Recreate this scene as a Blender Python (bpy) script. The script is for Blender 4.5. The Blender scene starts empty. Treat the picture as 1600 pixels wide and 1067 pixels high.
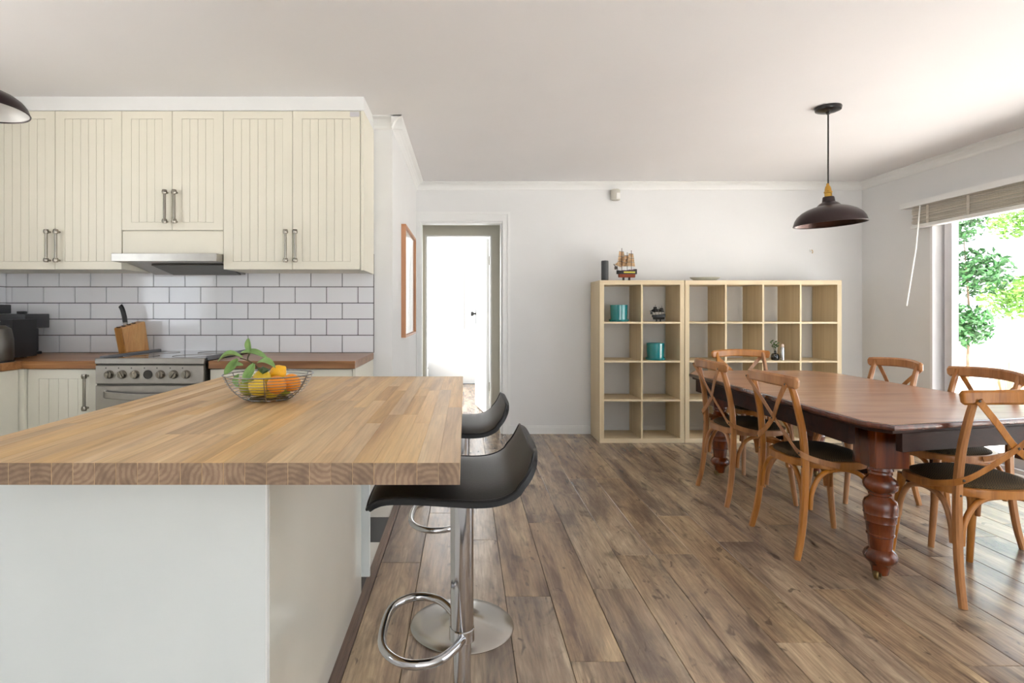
import bpy, bmesh, math, random
from mathutils import Vector, Matrix
random.seed(7)
PI = math.pi
scene = bpy.context.scene
COL = scene.collection

# ------------------------------------------------------------------ camera
cam_data = bpy.data.cameras.new('camera')
cam = bpy.data.objects.new('camera', cam_data)
COL.objects.link(cam)
CAMZ = 1.186
cam.location = (0, 0, CAMZ)
cam.rotation_euler = (PI / 2, 0, 0)
cam_data.sensor_width = 36.0
cam_data.lens = 898.0 / 1600 * 36
cam_data.shift_x = 73 / 1600
cam_data.shift_y = -46.5 / 1600
cam_data.clip_start = 0.05
scene.camera = cam

# ------------------------------------------------------------------ world, sun, exposure
world = bpy.data.worlds.new('sky')
scene.world = world
world.use_nodes = True
wn = world.node_tree.nodes
wn['Background'].inputs['Color'].default_value = (0.86, 0.93, 1.0, 1)
wn['Background'].inputs['Strength'].default_value = 2.1

def light(name, kind, loc, rot, **kw):
    d = bpy.data.lights.new(name, kind)
    o = bpy.data.objects.new(name, d)
    COL.objects.link(o)
    o.location = loc
    o.rotation_euler = rot
    for k, v in kw.items():
        setattr(d, k, v)
    return o

sun = light('sun', 'SUN', (0, 0, 8), (0, 0, 0), energy=13.5, angle=0.03, color=(1.0, 0.98, 0.96))
sun.rotation_euler = Vector((0.0, 0.55, -0.83)).to_track_quat('-Z', 'Y').to_euler()
for nm, loc, rot, sx, sy in (
        ('garden_door_portal', (4.04, 3.0, 1.05), (0, PI / 2, 0), 2.0, 3.5),
        ('rear_window_portal', (2.1, -3.55, 1.27), (PI / 2, 0, 0), 2.9, 2.1),
        ('kitchen_window_portal', (-3.12, 1.4, 1.6), (0, -PI / 2, 0), 1.1, 1.4)):
    p = light(nm, 'AREA', loc, rot, shape='RECTANGLE', size=sx, size_y=sy)
    p.data.cycles.is_portal = True
light('bedroom_fill', 'AREA', (-1.9, 8.0, 1.5), (0, -PI / 2, 0), energy=55.0, shape='RECTANGLE', size=1.6, size_y=2.2, color=(0.95, 0.98, 1.0))  # added fill lamp that overexposes the bedroom; no window stands on this side

vs = scene.view_settings
vs.view_transform = 'Standard'
vs.look = 'None'
vs.exposure = 1.06
vs.gamma = 1.0
vs.use_curve_mapping = False

# ------------------------------------------------------------------ materials
MATS = {}
def lin(c):
    c = c / 255.0
    return c / 12.92 if c <= 0.04045 else ((c + 0.055) / 1.055) ** 2.4
def rgb(r, g, b):
    return (lin(r), lin(g), lin(b), 1.0)

def new_mat(name):
    m = bpy.data.materials.new(name)
    m.use_nodes = True
    MATS[name] = m
    nt = m.node_tree
    return m, nt, nt.nodes['Principled BSDF']

def N(nt, kind, **kw):
    n = nt.nodes.new(kind)
    for k, v in kw.items():
        if k.startswith('i_'):
            n.inputs[k[2:].replace('_', ' ')].default_value = v
        else:
            setattr(n, k, v)
    return n

def plain(name, col, rough=0.5, metal=0.0, var=0.04, nscale=8.0, bump=0.0, spec=0.5, coat=0.0, bscale=None, sheen=0.0):
    """single colour with a faint procedural mottling and optional fine relief"""
    m, nt, b = new_mat(name)
    L = nt.links.new
    tc = N(nt, 'ShaderNodeTexCoord')
    no = N(nt, 'ShaderNodeTexNoise', i_Scale=nscale, i_Detail=5.0)
    L(tc.outputs['Object'], no.inputs['Vector'])
    r = N(nt, 'ShaderNodeValToRGB')
    c = rgb(*col)
    r.color_ramp.elements[0].position = 0.3
    r.color_ramp.elements[1].position = 0.7
    r.color_ramp.elements[0].color = tuple(x * (1 - var) for x in c[:3]) + (1,)
    r.color_ramp.elements[1].color = tuple(min(1, x * (1 + var)) for x in c[:3]) + (1,)
    L(no.outputs['Fac'], r.inputs['Fac'])
    L(r.outputs['Color'], b.inputs['Base Color'])
    b.inputs['Roughness'].default_value = rough
    b.inputs['Metallic'].default_value = metal
    b.inputs['Specular IOR Level'].default_value = spec
    b.inputs['Coat Weight'].default_value = coat
    b.inputs['Coat Roughness'].default_value = 0.15
    b.inputs['Sheen Weight'].default_value = sheen
    if bump:
        n2 = N(nt, 'ShaderNodeTexNoise', i_Scale=bscale or nscale * 6, i_Detail=3.0)
        L(tc.outputs['Object'], n2.inputs['Vector'])
        bp = N(nt, 'ShaderNodeBump', i_Strength=bump, i_Distance=0.01)
        L(n2.outputs['Fac'], bp.inputs['Height'])
        L(bp.outputs['Normal'], b.inputs['Normal'])
    return m

def wood(name, cols, along='Y', scale=9.0, stretch=0.07, rough=0.45, fine=0.25, per=0.12, hue=0.0,
         knots=0.0, spec=0.5, bump=0.08, distort=0.6, coat=0.0, satvar=0.1, ramp=(.28, .5, .72), smoke=0.0):
    """procedural timber: stretched noise through a colour ramp, per-object shift, fine grain, optional knots"""
    m, nt, b = new_mat(name)
    L = nt.links.new
    tc = N(nt, 'ShaderNodeTexCoord')
    oi = N(nt, 'ShaderNodeObjectInfo')
    off = N(nt, 'ShaderNodeVectorMath', operation='SCALE')
    comb = N(nt, 'ShaderNodeCombineXYZ', i_X=37.0, i_Y=91.0, i_Z=13.0)
    L(comb.outputs[0], off.inputs[0]); L(oi.outputs['Random'], off.inputs['Scale'])
    add = N(nt, 'ShaderNodeVectorMath', operation='ADD')
    L(tc.outputs['Object'], add.inputs[0]); L(off.outputs[0], add.inputs[1])
    def mapped(st):
        mp = N(nt, 'ShaderNodeMapping')
        s = [1.0, 1.0, 1.0]
        s['XYZ'.index(along)] = st
        mp.inputs['Scale'].default_value = s
        L(add.outputs[0], mp.inputs['Vector'])
        return mp.outputs['Vector']
    v = mapped(stretch)
    n1 = N(nt, 'ShaderNodeTexNoise', i_Scale=scale, i_Detail=6.0, i_Roughness=0.62, i_Distortion=distort)
    L(v, n1.inputs['Vector'])
    r = N(nt, 'ShaderNodeValToRGB')
    el = r.color_ramp.elements
    pos = list(ramp) if len(cols) == 3 else [0.25 + 0.5 * i / (len(cols) - 1) for i in range(len(cols))]
    el[0].position, el[0].color = pos[0], rgb(*cols[0])
    el[1].position, el[1].color = pos[-1], rgb(*cols[-1])
    for i in range(1, len(cols) - 1):
        e = el.new(pos[i]); e.color = rgb(*cols[i])
    L(n1.outputs['Fac'], r.inputs['Fac'])
    n2 = N(nt, 'ShaderNodeTexNoise', i_Scale=scale * 14, i_Detail=4.0, i_Roughness=0.6)
    L(mapped(stretch * 0.5), n2.inputs['Vector'])
    mr = N(nt, 'ShaderNodeMapRange', i_From_Min=0.3, i_From_Max=0.7, i_To_Min=1 - fine, i_To_Max=1 + fine * 0.5)
    L(n2.outputs['Fac'], mr.inputs['Value'])
    mul = N(nt, 'ShaderNodeVectorMath', operation='SCALE')
    L(r.outputs['Color'], mul.inputs[0]); L(mr.outputs[0], mul.inputs['Scale'])
    last = mul.outputs[0]
    if knots:
        vo = N(nt, 'ShaderNodeTexNoise', i_Scale=scale * 0.9, i_Detail=3.0, i_Roughness=0.55, i_Distortion=1.2)
        L(mapped(0.32), vo.inputs['Vector'])
        kr = N(nt, 'ShaderNodeMapRange', i_From_Min=0.60, i_From_Max=0.74, i_To_Min=1.0, i_To_Max=1 - knots)
        L(vo.outputs['Fac'], kr.inputs['Value'])
        k2 = N(nt, 'ShaderNodeVectorMath', operation='SCALE')
        L(last, k2.inputs[0]); L(kr.outputs[0], k2.inputs['Scale'])
        last = k2.outputs[0]
    if smoke:
        # weathered grey-brown staining drifting along the board, and short scratches
        sm = N(nt, 'ShaderNodeTexNoise', i_Scale=4.2, i_Detail=8.0, i_Roughness=0.68, i_Distortion=0.5)
        L(mapped(0.30), sm.inputs['Vector'])
        sr_ = N(nt, 'ShaderNodeMapRange', i_From_Min=0.46, i_From_Max=0.66, i_To_Min=0.0, i_To_Max=smoke)
        L(sm.outputs['Fac'], sr_.inputs['Value'])
        mxs = N(nt, 'ShaderNodeMix', data_type='RGBA')
        L(sr_.outputs[0], mxs.inputs['Factor']); L(last, mxs.inputs['A']); mxs.inputs['B'].default_value = rgb(78, 66, 64)
        sp_ = N(nt, 'ShaderNodeTexNoise', i_Scale=26.0, i_Detail=2.0, i_Roughness=0.5, i_Distortion=0.8)
        L(mapped(0.45), sp_.inputs['Vector'])
        sq_ = N(nt, 'ShaderNodeMapRange', i_From_Min=0.66, i_From_Max=0.74, i_To_Min=0.0, i_To_Max=0.6)
        L(sp_.outputs['Fac'], sq_.inputs['Value'])
        mx2 = N(nt, 'ShaderNodeMix', data_type='RGBA')
        L(sq_.outputs[0], mx2.inputs['Factor']); L(mxs.outputs['Result'], mx2.inputs['A']); mx2.inputs['B'].default_value = rgb(58, 48, 44)
        last = mx2.outputs['Result']
    hsv = N(nt, 'ShaderNodeHueSaturation')
    vr = N(nt, 'ShaderNodeMapRange', i_To_Min=1 - per, i_To_Max=1 + per)
    L(oi.outputs['Random'], vr.inputs['Value'])
    sh = N(nt, 'ShaderNodeMath', operation='MULTIPLY'); sh.inputs[1].default_value = 7.31
    fr = N(nt, 'ShaderNodeMath', operation='FRACT')
    L(oi.outputs['Random'], sh.inputs[0]); L(sh.outputs[0], fr.inputs[0])
    sr = N(nt, 'ShaderNodeMapRange', i_To_Min=1 - satvar, i_To_Max=1 + satvar)
    L(fr.outputs[0], sr.inputs['Value'])
    L(last, hsv.inputs['Color']); L(vr.outputs[0], hsv.inputs['Value']); L(sr.outputs[0], hsv.inputs['Saturation'])
    L(hsv.outputs['Color'], b.inputs['Base Color'])
    b.inputs['Roughness'].default_value = rough
    b.inputs['Specular IOR Level'].default_value = spec
    b.inputs['Coat Weight'].default_value = coat
    b.inputs['Coat Roughness'].default_value = 0.2
    if bump:
        bp = N(nt, 'ShaderNodeBump', i_Strength=bump, i_Distance=0.004)
        L(n2.outputs['Fac'], bp.inputs['Height']); L(bp.outputs['Normal'], b.inputs['Normal'])
    return m

def rings(name, c0, c1, c2):
    """end grain: per-object growth rings"""
    m, nt, b = new_mat(name)
    L = nt.links.new
    tc = N(nt, 'ShaderNodeTexCoord'); oi = N(nt, 'ShaderNodeObjectInfo')
    mo = N(nt, 'ShaderNodeMath', operation='MULTIPLY'); mo.inputs[1].default_value = 6.283
    L(oi.outputs['Random'], mo.inputs[0])
    cs = N(nt, 'ShaderNodeMath', operation='COSINE'); sn = N(nt, 'ShaderNodeMath', operation='SINE')
    L(mo.outputs[0], cs.inputs[0]); L(mo.outputs[0], sn.inputs[0])
    cx = N(nt, 'ShaderNodeCombineXYZ'); L(cs.outputs[0], cx.inputs['X']); L(sn.outputs[0], cx.inputs['Z'])
    sc = N(nt, 'ShaderNodeVectorMath', operation='SCALE'); sc.inputs['Scale'].default_value = 0.046
    L(cx.outputs[0], sc.inputs[0])
    add = N(nt, 'ShaderNodeVectorMath', operation='ADD')
    L(tc.outputs['Object'], add.inputs[0]); L(sc.outputs[0], add.inputs[1])
    w = N(nt, 'ShaderNodeTexWave', wave_type='RINGS', rings_direction='Y', i_Scale=30.0, i_Distortion=2.4, i_Detail=3.0, i_Detail_Scale=2.5)
    L(add.outputs[0], w.inputs['Vector'])
    no = N(nt, 'ShaderNodeTexNoise', i_Scale=45.0, i_Detail=4.0)
    L(add.outputs[0], no.inputs['Vector'])
    r = N(nt, 'ShaderNodeValToRGB')
    r.color_ramp.elements[0].color = rgb(*c0); r.color_ramp.elements[1].color = rgb(*c1)
    r.color_ramp.elements[0].position = 0.1; r.color_ramp.elements[1].position = 0.8
    L(w.outputs['Fac'], r.inputs['Fac'])
    mx = N(nt, 'ShaderNodeMix', data_type='RGBA')
    mr = N(nt, 'ShaderNodeMapRange', i_From_Min=0.4, i_From_Max=0.7, i_To_Min=0.1, i_To_Max=0.75)
    L(no.outputs['Fac'], mr.inputs['Value']); L(mr.outputs[0], mx.inputs['Factor'])
    L(r.outputs['Color'], mx.inputs['A']); mx.inputs['B'].default_value = rgb(*c2)
    hsv = N(nt, 'ShaderNodeHueSaturation')
    vr = N(nt, 'ShaderNodeMapRange', i_To_Min=0.8, i_To_Max=1.2)
    L(oi.outputs['Random'], vr.inputs['Value']); L(vr.outputs[0], hsv.inputs['Value'])
    L(mx.outputs['Result'], hsv.inputs['Color']); L(hsv.outputs['Color'], b.inputs['Base Color'])
    b.inputs['Roughness'].default_value = 0.6
    return m

plain('wall_paint', (232, 232, 231), 0.75, var=0.012, nscale=3, bump=0.03, bscale=220)
plain('ceiling_paint', (237, 235, 235), 0.85, var=0.01, nscale=2)
plain('trim_paint', (237, 237, 235), 0.4, var=0.01)
plain('hall_paint', (214, 210, 196), 0.6, var=0.015)
plain('cream_paint', (234, 229, 212), 0.42, var=0.012, nscale=5)
plain('island_paint', (224, 228, 226), 0.5, var=0.015, nscale=4)
plain('island_gloss', (226, 224, 212), 0.16, var=0.015, nscale=4, coat=0.6)
plain('white_tile', (236, 237, 240), 0.07, var=0.012, nscale=5, bump=0.015, bscale=9, spec=0.6)
plain('grout', (34, 31, 30), 0.9)
plain('base_cream', (230, 226, 211), 0.42, var=0.012, nscale=5)
plain('steel', (168, 164, 158), 0.33, metal=1.0, var=0.05, nscale=20)
plain('hob_grey', (118, 120, 124), 0.35, metal=0.3, var=0.05)
plain('dark_steel', (98, 94, 88), 0.4, metal=1.0, var=0.08, nscale=20)
plain('chrome', (188, 188, 190), 0.10, metal=1.0, var=0.01)
plain('bowl_wire', (158, 158, 160), 0.12, metal=1.0, var=0.02)
plain('old_brass', (112, 92, 58), 0.4, metal=0.9, var=0.2, nscale=60)
plain('brushed_disc', (190, 188, 184), 0.24, metal=1.0, var=0.03)
plain('black_glass', (40, 37, 36), 0.06, var=0.02, spec=0.8)
plain('black_plastic', (24, 24, 25), 0.38, var=0.05)
plain('dark_plastic', (46, 46, 48), 0.3, var=0.05)
plain('black_leather', (21, 21, 22), 0.42, var=0.08, nscale=12, bump=0.06, bscale=260, spec=0.32)
plain('leather_edge', (70, 70, 70), 0.4)
plain('nickel', (150, 144, 134), 0.22, metal=1.0, var=0.05)
plain('pendant_metal', (62, 52, 52), 0.33, metal=0.75, var=0.06)
plain('pendant_inner', (74, 58, 54), 0.25, metal=0.85, var=0.04)
plain('pendant_white', (205, 203, 198), 0.35, var=0.02)
plain('lamp_black', (22, 20, 20), 0.22, var=0.05)
plain('brass', (190, 148, 70), 0.25, metal=1.0, var=0.08, nscale=40)
plain('cord', (38, 32, 30), 0.6)
plain('teal_glaze', (22, 128, 132), 0.12, var=0.12, nscale=14, coat=0.6)
plain('charcoal_wax', (66, 68, 70), 0.55, var=0.06)
plain('ceramic_dish', (188, 186, 172), 0.3, var=0.08, nscale=30)
plain('sail_cloth', (222, 190, 150), 0.8, var=0.12, nscale=40)
plain('hull_red', (136, 62, 34), 0.45, var=0.15, nscale=50)
plain('hull_black', (30, 28, 28), 0.5, var=0.1)
plain('hull_yellow', (196, 184, 60), 0.5, var=0.15, nscale=60)
plain('deck_purple', (98, 52, 70), 0.6, var=0.2, nscale=60)
plain('mast_dark', (60, 46, 38), 0.6)
plain('ship_black', (18, 17, 17), 0.5, var=0.1)
plain('bottle_dark', (40, 38, 36), 0.1, var=0.3, nscale=60, coat=0.5)
plain('bottle_silver', (190, 192, 194), 0.2, metal=0.9, var=0.1, nscale=30)
plain('cork', (222, 200, 184), 0.6)
plain('leaf_green', (132, 166, 98), 0.42, var=0.18, nscale=40)
plain('leaf_dark', (70, 96, 46), 0.45, var=0.2, nscale=40)
plain('stem_brown', (84, 74, 46), 0.6)
plain('lemon_yellow', (236, 200, 52), 0.4, var=0.07, nscale=18, bump=0.25, bscale=160)
plain('lemon_green', (176, 172, 52), 0.4, var=0.16, nscale=14, bump=0.25, bscale=160)
plain('lemon_ripe', (250, 188, 30), 0.4, var=0.06, nscale=14, bump=0.25, bscale=160)
plain('orange_peel', (246, 150, 18), 0.38, var=0.06, nscale=14, bump=0.3, bscale=180)
plain('floor_gap', (40, 32, 28), 0.8)
plain('bounce_pale', (214, 213, 211), 0.95, var=0.05, nscale=30)  # pale tone chosen for light bounce from the added floor behind the camera
plain('vinyl_white', (224, 222, 216), 0.35, var=0.02)
plain('vinyl_black', (40, 40, 42), 0.35, var=0.08)
plain('white_plastic', (238, 237, 232), 0.35, var=0.01)
plain('grey_plastic', (206, 202, 190), 0.4, var=0.02)
plain('aluminium', (206, 204, 206), 0.35, metal=0.35, var=0.03)
plain('frame_white', (244, 243, 244), 0.3, var=0.01)
plain('paper', (246, 246, 244), 0.6, var=0.01)
plain('ink', (120, 120, 118), 0.7)
plain('glass_board', (240, 242, 242), 0.05, var=0.004)
plain('kick_black', (34, 32, 31), 0.6)
plain('sky_cloth', (160, 178, 206), 0.8, var=0.12, nscale=12)
plain('roller_blind', (250, 250, 250), 0.8, var=0.006)
plain('pale_ground', (222, 217, 210), 0.9, var=0.08, nscale=3)
plain('dry_grass', (176, 148, 108), 0.8, var=0.3, nscale=5)
plain('foliage_light', (92, 136, 46), 0.5, var=0.5, nscale=3)
plain('foliage_mid', (48, 92, 44), 0.5, var=0.5, nscale=3)
plain('bark', (120, 100, 80), 0.9)

wood('floor_plank', [(126, 104, 88), (174, 149, 123), (208, 184, 152)], 'Y', 8.0, 0.12, rough=0.23, fine=0.34, per=0.04, knots=0.72, satvar=0.12, bump=0.10, distort=0.7, ramp=(.34, .5, .68), smoke=0.62, spec=0.6)
wood('floor_trim', [(92, 70, 56), (118, 92, 76), (132, 106, 88)], 'Y', 12, 0.05, rough=0.4, per=0.0)
wood('oak_stave', [(168, 124, 80), (212, 174, 122), (232, 200, 150)], 'Y', 13.0, 0.06, rough=0.40, fine=0.16, per=0.10, knots=0.16, satvar=0.12)
rings('oak_end', (142, 116, 94), (164, 138, 112), (114, 91, 74))
wood('counter_wood', [(118, 76, 44), (160, 112, 70), (178, 132, 88)], 'X', 16, 0.06, rough=0.3, fine=0.15, per=0.0)
wood('shelf_wood', [(204, 182, 142), (220, 200, 162), (230, 212, 178)], 'Z', 30, 0.02, rough=0.5, fine=0.08, per=0.02, bump=0.0, distort=0.1, satvar=0.02)
wood('shelf_wood_flat', [(210, 188, 148), (224, 204, 168), (232, 214, 182)], 'X', 30, 0.02, rough=0.5, fine=0.06, per=0.02, bump=0.0, distort=0.1, satvar=0.02)
wood('bentwood', [(142, 86, 38), (180, 120, 62), (198, 140, 80)], 'Z', 18, 0.10, rough=0.36, fine=0.12, per=0.06, coat=0.15)
wood('mahogany', [(56, 24, 13), (96, 45, 25), (122, 62, 36)], 'Z', 14, 0.10, rough=0.25, fine=0.2, per=0.05, coat=0.4, bump=0.0)
wood('mahogany_dark', [(28, 14, 9), (46, 22, 14), (64, 33, 21)], 'X', 14, 0.10, rough=0.5, fine=0.2, per=0.05, spec=0.15)
wood('table_surface', [(142, 96, 72), (176, 130, 102), (198, 158, 132)], 'X', 7, 0.16, rough=0.30, fine=0.12, per=0.0, coat=0.5, distort=1.2)
wood('block_wood', [(166, 110, 52), (196, 142, 78), (212, 164, 100)], 'Z', 24, 0.12, rough=0.4, fine=0.12, per=0.0)
wood('frame_oak', [(176, 116, 76), (196, 138, 96), (206, 152, 110)], 'Z', 20, 0.06, rough=0.45, fine=0.12, per=0.03)
wood('blind_slat', [(192, 182, 168), (218, 210, 198), (234, 228, 218)], 'Y', 30, 0.04, rough=0.6, fine=0.18, per=0.12, satvar=0.15)

def fabric(name, c0, c1):
    m, nt, b = new_mat(name)
    L = nt.links.new
    tc = N(nt, 'ShaderNodeTexCoord')
    ck = N(nt, 'ShaderNodeTexChecker', i_Scale=190.0)
    L(tc.outputs['Object'], ck.inputs['Vector'])
    ck.inputs['Color1'].default_value = rgb(*c0); ck.inputs['Color2'].default_value = rgb(*c1)
    L(ck.outputs['Color'], b.inputs['Base Color'])
    b.inputs['Roughness'].default_value = 0.85
    b.inputs['Specular IOR Level'].default_value = 0.25
    bp = N(nt, 'ShaderNodeBump', i_Strength=0.4, i_Distance=0.003)
    L(ck.outputs['Fac'], bp.inputs['Height']); L(bp.outputs['Normal'], b.inputs['Normal'])
fabric('seat_fabric', (50, 38, 25), (88, 72, 46))

def pane_glass():
    m, nt, b = new_mat('window_glass')
    nt.nodes.remove(b)
    L = nt.links.new
    out = nt.nodes['Material Output']
    tr = N(nt, 'ShaderNodeBsdfTransparent'); gl = N(nt, 'ShaderNodeBsdfGlossy', i_Roughness=0.0)
    fr = N(nt, 'ShaderNodeFresnel', i_IOR=1.35)
    ge = N(nt, 'ShaderNodeNewGeometry')
    fb = N(nt, 'ShaderNodeMath', operation='SUBTRACT'); fb.inputs[0].default_value = 1.0
    fm = N(nt, 'ShaderNodeMath', operation='MULTIPLY')
    L(ge.outputs['Backfacing'], fb.inputs[1]); L(fb.outputs[0], fm.inputs[0]); L(fr.outputs[0], fm.inputs[1])
    mx = N(nt, 'ShaderNodeMixShader')
    L(fm.outputs[0], mx.inputs[0]); L(tr.outputs[0], mx.inputs[1]); L(gl.outputs[0], mx.inputs[2])
    L(mx.outputs[0], out.inputs['Surface'])
pane_glass()

# ------------------------------------------------------------------ mesh helpers
def abox(bm, x0, x1, y0, y1, z0, z1, mi=0):
    vs_ = [bm.verts.new(p) for p in ((x0, y0, z0), (x1, y0, z0), (x1, y1, z0), (x0, y1, z0),
                                     (x0, y0, z1), (x1, y0, z1), (x1, y1, z1), (x0, y1, z1))]
    out = []
    for f in ((3, 2, 1, 0), (4, 5, 6, 7), (0, 1, 5, 4), (2, 3, 7, 6), (1, 2, 6, 5), (3, 0, 4, 7)):
        fc = bm.faces.new([vs_[i] for i in f]); fc.material_index = mi; out.append(fc)
    return out

def box(x0, x1, y0, y1, z0, z1, bev=0.0, seg=1):
    bm = bmesh.new()
    abox(bm, min(x0, x1), max(x0, x1), min(y0, y1), max(y0, y1), min(z0, z1), max(z0, z1))
    if bev:
        bmesh.ops.bevel(bm, geom=bm.edges[:], offset=bev, segments=seg, affect='EDGES', profile=0.5)
    return bm

def boxes(*bs):
    bm = bmesh.new()
    for b in bs:
        abox(bm, *b)
    return bm

def prism(poly, z0, z1, bev=0.0, seg=1):
    """extrude an XY polygon (counter-clockwise) between z0 and z1"""
    bm = bmesh.new()
    lo = [bm.verts.new((x, y, z0)) for x, y in poly]
    hi = [bm.verts.new((x, y, z1)) for x, y in poly]
    n = len(poly)
    bm.faces.new(hi); bm.faces.new(lo[::-1])
    for i in range(n):
        bm.faces.new((lo[i], lo[(i + 1) % n], hi[(i + 1) % n], hi[i]))
    if bev:
        es = [e for e in bm.edges if abs(e.verts[0].co.z - e.verts[1].co.z) < 1e-6]
        bmesh.ops.bevel(bm, geom=es, offset=bev, segments=seg, affect='EDGES', profile=0.5)
    return bm

def rot_bm(bm, mat):
    bmesh.ops.transform(bm, matrix=mat, verts=bm.verts[:])
    return bm

def lathe(prof, seg=32, bm=None, cx=0, cy=0):
    bm = bm or bmesh.new()
    rows = []
    for r, z in prof:
        if r < 1e-5:
            rows.append([bm.verts.new((cx, cy, z))])
        else:
            rows.append([bm.verts.new((cx + r * math.cos(2 * PI * i / seg), cy + r * math.sin(2 * PI * i / seg), z)) for i in range(seg)])
    for a, b in zip(rows[:-1], rows[1:]):
        for i in range(seg):
            j = (i + 1) % seg
            if len(a) == 1 and len(b) == 1:
                continue
            if len(a) == 1:
                bm.faces.new((a[0], b[j], b[i]))
            elif len(b) == 1:
                bm.faces.new((a[i], a[j], b[0]))
            else:
                bm.faces.new((a[i], a[j], b[j], b[i]))
    return bm

def smooth_path(pts, sub=6, closed=False):
    P = [Vector(p) for p in pts]
    n = len(P)
    out = []
    rng = range(n) if closed else range(n - 1)
    for i in rng:
        p0 = P[(i - 1) % n] if closed or i > 0 else P[0] * 2 - P[1]
        p1, p2 = P[i], P[(i + 1) % n]
        p3 = P[(i + 2) % n] if closed or i + 2 < n else P[n - 1] * 2 - P[n - 2]
        for k in range(sub):
            t = k / sub
            out.append(0.5 * ((2 * p1) + (p2 - p0) * t + (2 * p0 - 5 * p1 + 4 * p2 - p3) * t * t + (3 * p1 - p0 - 3 * p2 + p3) * t ** 3))
    if not closed:
        out.append(P[-1])
    return out

def sweep(path, prof, ref=(0, 0, 1), closed=False, scale=None, bm=None):
    """sweep a 2D section (side, normal) along a path; ref fixes the section's normal"""
    bm = bm or bmesh.new()
    P = [Vector(p) for p in path]
    n = len(P)
    ref = Vector(ref)
    rows = []
    for i, p in enumerate(P):
        a = P[(i - 1) % n] if closed or i > 0 else P[0]
        b = P[(i + 1) % n] if closed or i < n - 1 else P[-1]
        t = (b - a).normalized()
        side = t.cross(ref)
        if side.length < 1e-4:
            side = t.cross(Vector((0.3, 1, 0.1)))
        side.normalize()
        nr = side.cross(t).normalized()
        s = scale[i] if scale else 1.0
        rows.append([bm.verts.new(p + side * (u * s) + nr * (v * s)) for u, v in prof])
    m = len(prof)
    for i in range(n if closed else n - 1):
        a, b = rows[i], rows[(i + 1) % n]
        for k in range(m):
            bm.faces.new((a[k], b[k], b[(k + 1) % m], a[(k + 1) % m]))
    if not closed:
        bm.faces.new(rows[0]); bm.faces.new(rows[-1][::-1])
    return bm

def circ(r, n=10, ry=None):
    ry = ry or r
    return [(r * math.cos(2 * PI * i / n), ry * math.sin(2 * PI * i / n)) for i in range(n)]
def rect(w, h, c=0.0):
    w /= 2; h /= 2
    if not c:
        return [(w, h), (-w, h), (-w, -h), (w, -h)]
    return [(w, h - c), (w - c, h), (-w + c, h), (-w, h - c), (-w, -h + c), (-w + c, -h), (w - c, -h), (w, -h + c)]

def tube(path, r, n=10, closed=False, ref=(0.11, 0.2, 0.97), bm=None, scale=None):
    return sweep(path, circ(r, n), ref, closed, scale, bm)

def world_loc(o):
    v = Vector((0, 0, 0))
    while o is not None:
        v += o.location
        o = o.parent
    return v

def mesh_of(bm, name, mats, smooth=True):
    bmesh.ops.recalc_face_normals(bm, faces=bm.faces[:])
    me = bpy.data.meshes.new(name)
    bm.to_mesh(me); bm.free()
    for m in (mats if isinstance(mats, (list, tuple)) else [mats]):
        me.materials.append(MATS[m])
    if smooth:
        for p in me.polygons:
            p.use_smooth = True
        me.set_sharp_from_angle(angle=math.radians(38))
    return me

def obj(name, bm, mat, parent=None, loc=None, world=False, smooth=True, rot=None):
    """one mesh object; with world=True the vertices are in world space and the parent's position is subtracted"""
    if parent is not None and world:
        bmesh.ops.translate(bm, vec=-world_loc(parent), verts=bm.verts[:])
    me = mesh_of(bm, name, mat, smooth) if isinstance(bm, bmesh.types.BMesh) else bm
    o = bpy.data.objects.new(name, me)
    COL.objects.link(o)
    if loc is not None:
        o.location = loc
    if rot is not None:
        o.rotation_euler = rot
    o.parent = parent
    return o

def tag(o, label, cat, group=None):
    o['label'] = label; o['category'] = cat
    if group:
        o['group'] = group
    return o

def thing(name, label, cat, loc=(0, 0, 0), group=None, rotz=0.0):
    o = bpy.data.objects.new(name, None)
    COL.objects.link(o)
    o.empty_display_size = 0.1
    o.location = loc
    o.rotation_euler = (0, 0, rotz)
    return tag(o, label, cat, group)

def struct(name, bm, mat, parent=None, label=None, loc=None):
    o = obj(name, bm, mat, parent, loc=loc, smooth=False, world=parent is not None)
    if parent is None:
        o['kind'] = 'structure'
        if label:
            o['label'] = label
    return o

def dup(root, loc, rotz, label=None, group=None):
    r = root.copy(); COL.objects.link(r)
    r.location = loc; r.rotation_euler = (0, 0, rotz)
    if label: r['label'] = label
    if group: r['group'] = group
    for ch in list(root.children):
        c = ch.copy(); COL.objects.link(c); c.parent = r
        for g in list(ch.children):
            d = g.copy(); COL.objects.link(d); d.parent = c
    return r

# ================================================================== THE ROOM
CEIL = 2.44
YB = 5.59       # back wall face
YK = 3.73       # kitchen wall face
XR = 3.86       # right wall face
XL = -2.98      # left wall face
XP = -0.473     # passage wall face
YREAR = -3.5

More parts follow.
